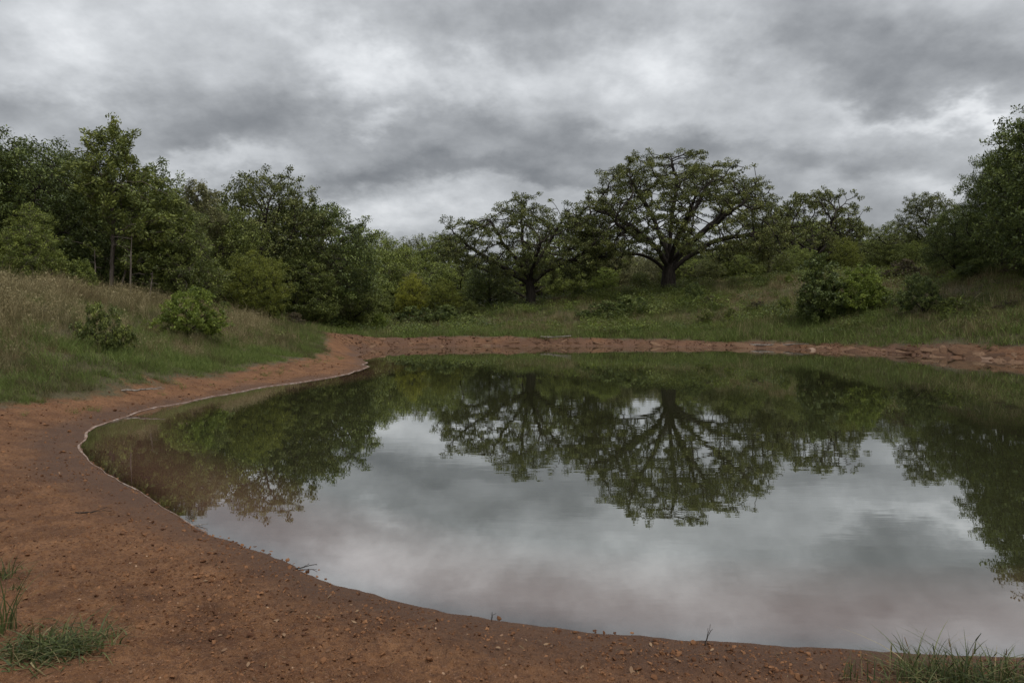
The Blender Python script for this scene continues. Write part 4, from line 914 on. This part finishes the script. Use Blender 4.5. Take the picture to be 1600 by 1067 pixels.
twig(300, 818, .02, .14, .004, .3, 4, 'pale curved twig half in the water at the lower left shore', 'dead')
twig(118, 776, .18, .28, .006, .1, 5, 'short dark stick lying on the red soil left of the water')
twig(1102, 1004, .02, .08, .003, 1.0, 6, 'small dark twig on the near shore right of centre', rise=1.2)
twig(190, 606, .30, .8, .018, .2, 7, 'grey dead branch at the edge of the left grass', 'dead')
twig(845, 537, .10, 2.6, .05, .1, 8, 'pale driftwood log on the far bank below the medium oak', 'dead', .1, 'driftwood', 'driftwood')
twig(1160, 541, .08, 3.4, .05, -.05, 9, 'grey driftwood lying along the far waterline right of the largest oak', 'dead', .06, 'driftwood', 'driftwood')
twig(1330, 536, .3, 2.0, .04, .6, 10, 'pale driftwood slanting on the right bank below the bright shrub', 'dead', .2, 'driftwood', 'driftwood')
def snag(u, D, vtop, seed, label, r=.05, lean=.15):
    x, y = WD(u, D); zb = gz(x, y); H = EYE + (HZ - vtop) * D / F - zb; rg = np.random.default_rng(seed); P, par = [np.zeros(3) - (0, 0, .1)], [-1]; n = 12
    for k in range(n): P.append(P[-1] + np.array([rg.normal(lean, .3) * .12, rg.normal(0, .25) * .12, 1]) * H / n); par.append(len(P) - 2)
    for b in (5, 7, 8, 9, 10, 11):
        cur = b; pt = P[b]; a = rg.random() * 6.28; l = H * rg.uniform(.12, .3)
        for k in range(5): a += rg.normal(0, .3); pt = pt + np.array([math.cos(a), math.sin(a), rg.uniform(-.5, .5)]) * l / 5; P.append(pt); par.append(cur); cur = len(P) - 1
    P, par = np.array(P), np.array(par); rr, _ = radii(P, par, r, .008); V, Fs = skin_branches(P, par, rr, (7, 4), .02)
    o = link(bpy.data.objects.new('dead_tree', np_mesh('dead_tree', V, Fs, MB['pale'], True))); o.location = (x, y, zb); tag(o, label, 'dead tree')
snag(203, 26.5, 360, 3, 'bare pale dead stem right of the ragged juniper trunk', .035, .25)
snag(149, 26.8, 385, 4, 'short grey dead stem left of the ragged juniper trunk', .03, .0)
snag(232, 26.0, 420, 6, 'leaning bare dead sapling under the dense juniper', .035, .9)

M_tuft = leaf_mat('tuft_blades', (.030, .042, .014), (.072, .094, .028), (.150, .165, .060), .3, .3)
def tuft(u, v, z0, parts, stalks, seed, label):
    rg = np.random.default_rng(seed); x, y = W(u, v, z0); V, Q, t = merge([blades(n, h, sp, ln, w, 6, rg, .4) for (n, h, sp, ln, w) in parts])
    zz = terrain(V[:, 0] + x, V[:, 1] + y) - gz(x, y); V = V.copy(); V[:, 2] = np.maximum(V[:, 2] + 0, zz + .002)
    o = link(bpy.data.objects.new('grass_tuft', np_mesh('grass_tuft', V, [Q], M_tuft, True, face_attr={'tint': t}))); o.location = (x, y, gz(x, y)); tag(o, label, 'grass', 'grass tufts on the near shore')
    nb = max(6, int(parts[0][0] * .35)); V3, Q3, t3 = blades(nb, parts[0][1] * .8, parts[0][2] * 1.2, 2.0, .006, 5, rg, .4); V3[:, 2] = np.maximum(V3[:, 2], terrain(V3[:, 0] + x, V3[:, 1] + y) - gz(x, y) + .003)
    tag(link(bpy.data.objects.new('dead_blades', np_mesh('dead_blades', V3, [Q3], M_dry, True, face_attr={'tint': t3 * .6})), o), kind='stuff')
    for k in range(stalks):
        a = rg.random() * 6.28; l = rg.uniform(.5, 1.0) * max(p[1] for p in parts) * 1.35; ln = rg.uniform(.1, .6); bx, by = rg.normal(0, parts[0][2], 2)
        pts = [(bx + math.cos(a) * ln * l * s ** 1.6, by + math.sin(a) * ln * l * s ** 1.6, l * (s - .25 * ln * s * s)) for s in np.linspace(0, 1, 8)]
        V1, F1 = curve_tube(pts, .0016, .0008, 4); P = np.array(pts[-3:]); V2, F2 = curve_tube([P[0] * .3 + P[1] * .7, P[1] * .5 + P[2] * .5, P[2] * 1.0 + (P[2] - P[1]) * .3], .0030, .0012, 5)
        V = np.concatenate([V1, V2]); Fs = F1 + [f + len(V1) for f in F2]
        link(bpy.data.objects.new('seed_stalk', np_mesh('seed_stalk', V, Fs, M_russet if k % 2 else M_tuft, True, face_attr={'tint': np.full(sum(len(f) for f in Fs), .35)})), o)
tuft(58, 1012, .16, [(210, .10, .075, 1.5, .009), (190, .055, .11, 2.2, .009)], 4, 11, 'largest grass tuft at the lower left corner')
tuft(118, 1008, .16, [(110, .08, .06, 1.6, .009), (110, .045, .075, 2.2, .008)], 3, 32, 'grass tuft joined to the right side of the lower left one')
tuft(165, 985, .16, [(26, .07, .035, 1.2, .006)], 1, 13, 'small sprig of grass right of the lower left tufts')
tuft(4, 880, .18, [(40, .10, .05, 1.3, .007)], 1, 14, 'grass tuft cut by the left edge, above the lower left tufts')
tuft(2, 985, .16, [(30, .20, .04, .5, .007)], 3, 15, 'tall thin grass stems at the left edge beside the largest lower left tuft')
tuft(28, 905, .18, [(12, .05, .02, 1.4, .006)], 0, 16, 'tiny green sprout on the soil near the left edge')
tuft(1500, 1052, .08, [(130, .16, .07, 1.2, .007), (160, .08, .10, 2.0, .007)], 9, 17, 'largest grass tuft at the lower right, with seed stalks over the water')
tuft(1432, 1046, .08, [(50, .14, .05, 1.3, .006), (70, .06, .07, 2.0, .006)], 5, 18, 'grass tuft left of the largest lower right tuft')
tuft(1582, 1046, .08, [(70, .12, .06, 1.3, .007), (90, .06, .08, 2.0, .007)], 4, 19, 'grass tuft cut by the lower right edge')
tuft(1330, 1046, .08, [(16, .09, .025, .8, .005)], 2, 20, 'small thin grass sprig left of the lower right tufts')
tuft(1385, 1060, .08, [(14, .08, .03, 1.3, .006)], 0, 21, 'low sparse sprig at the bottom edge before the lower right tufts')
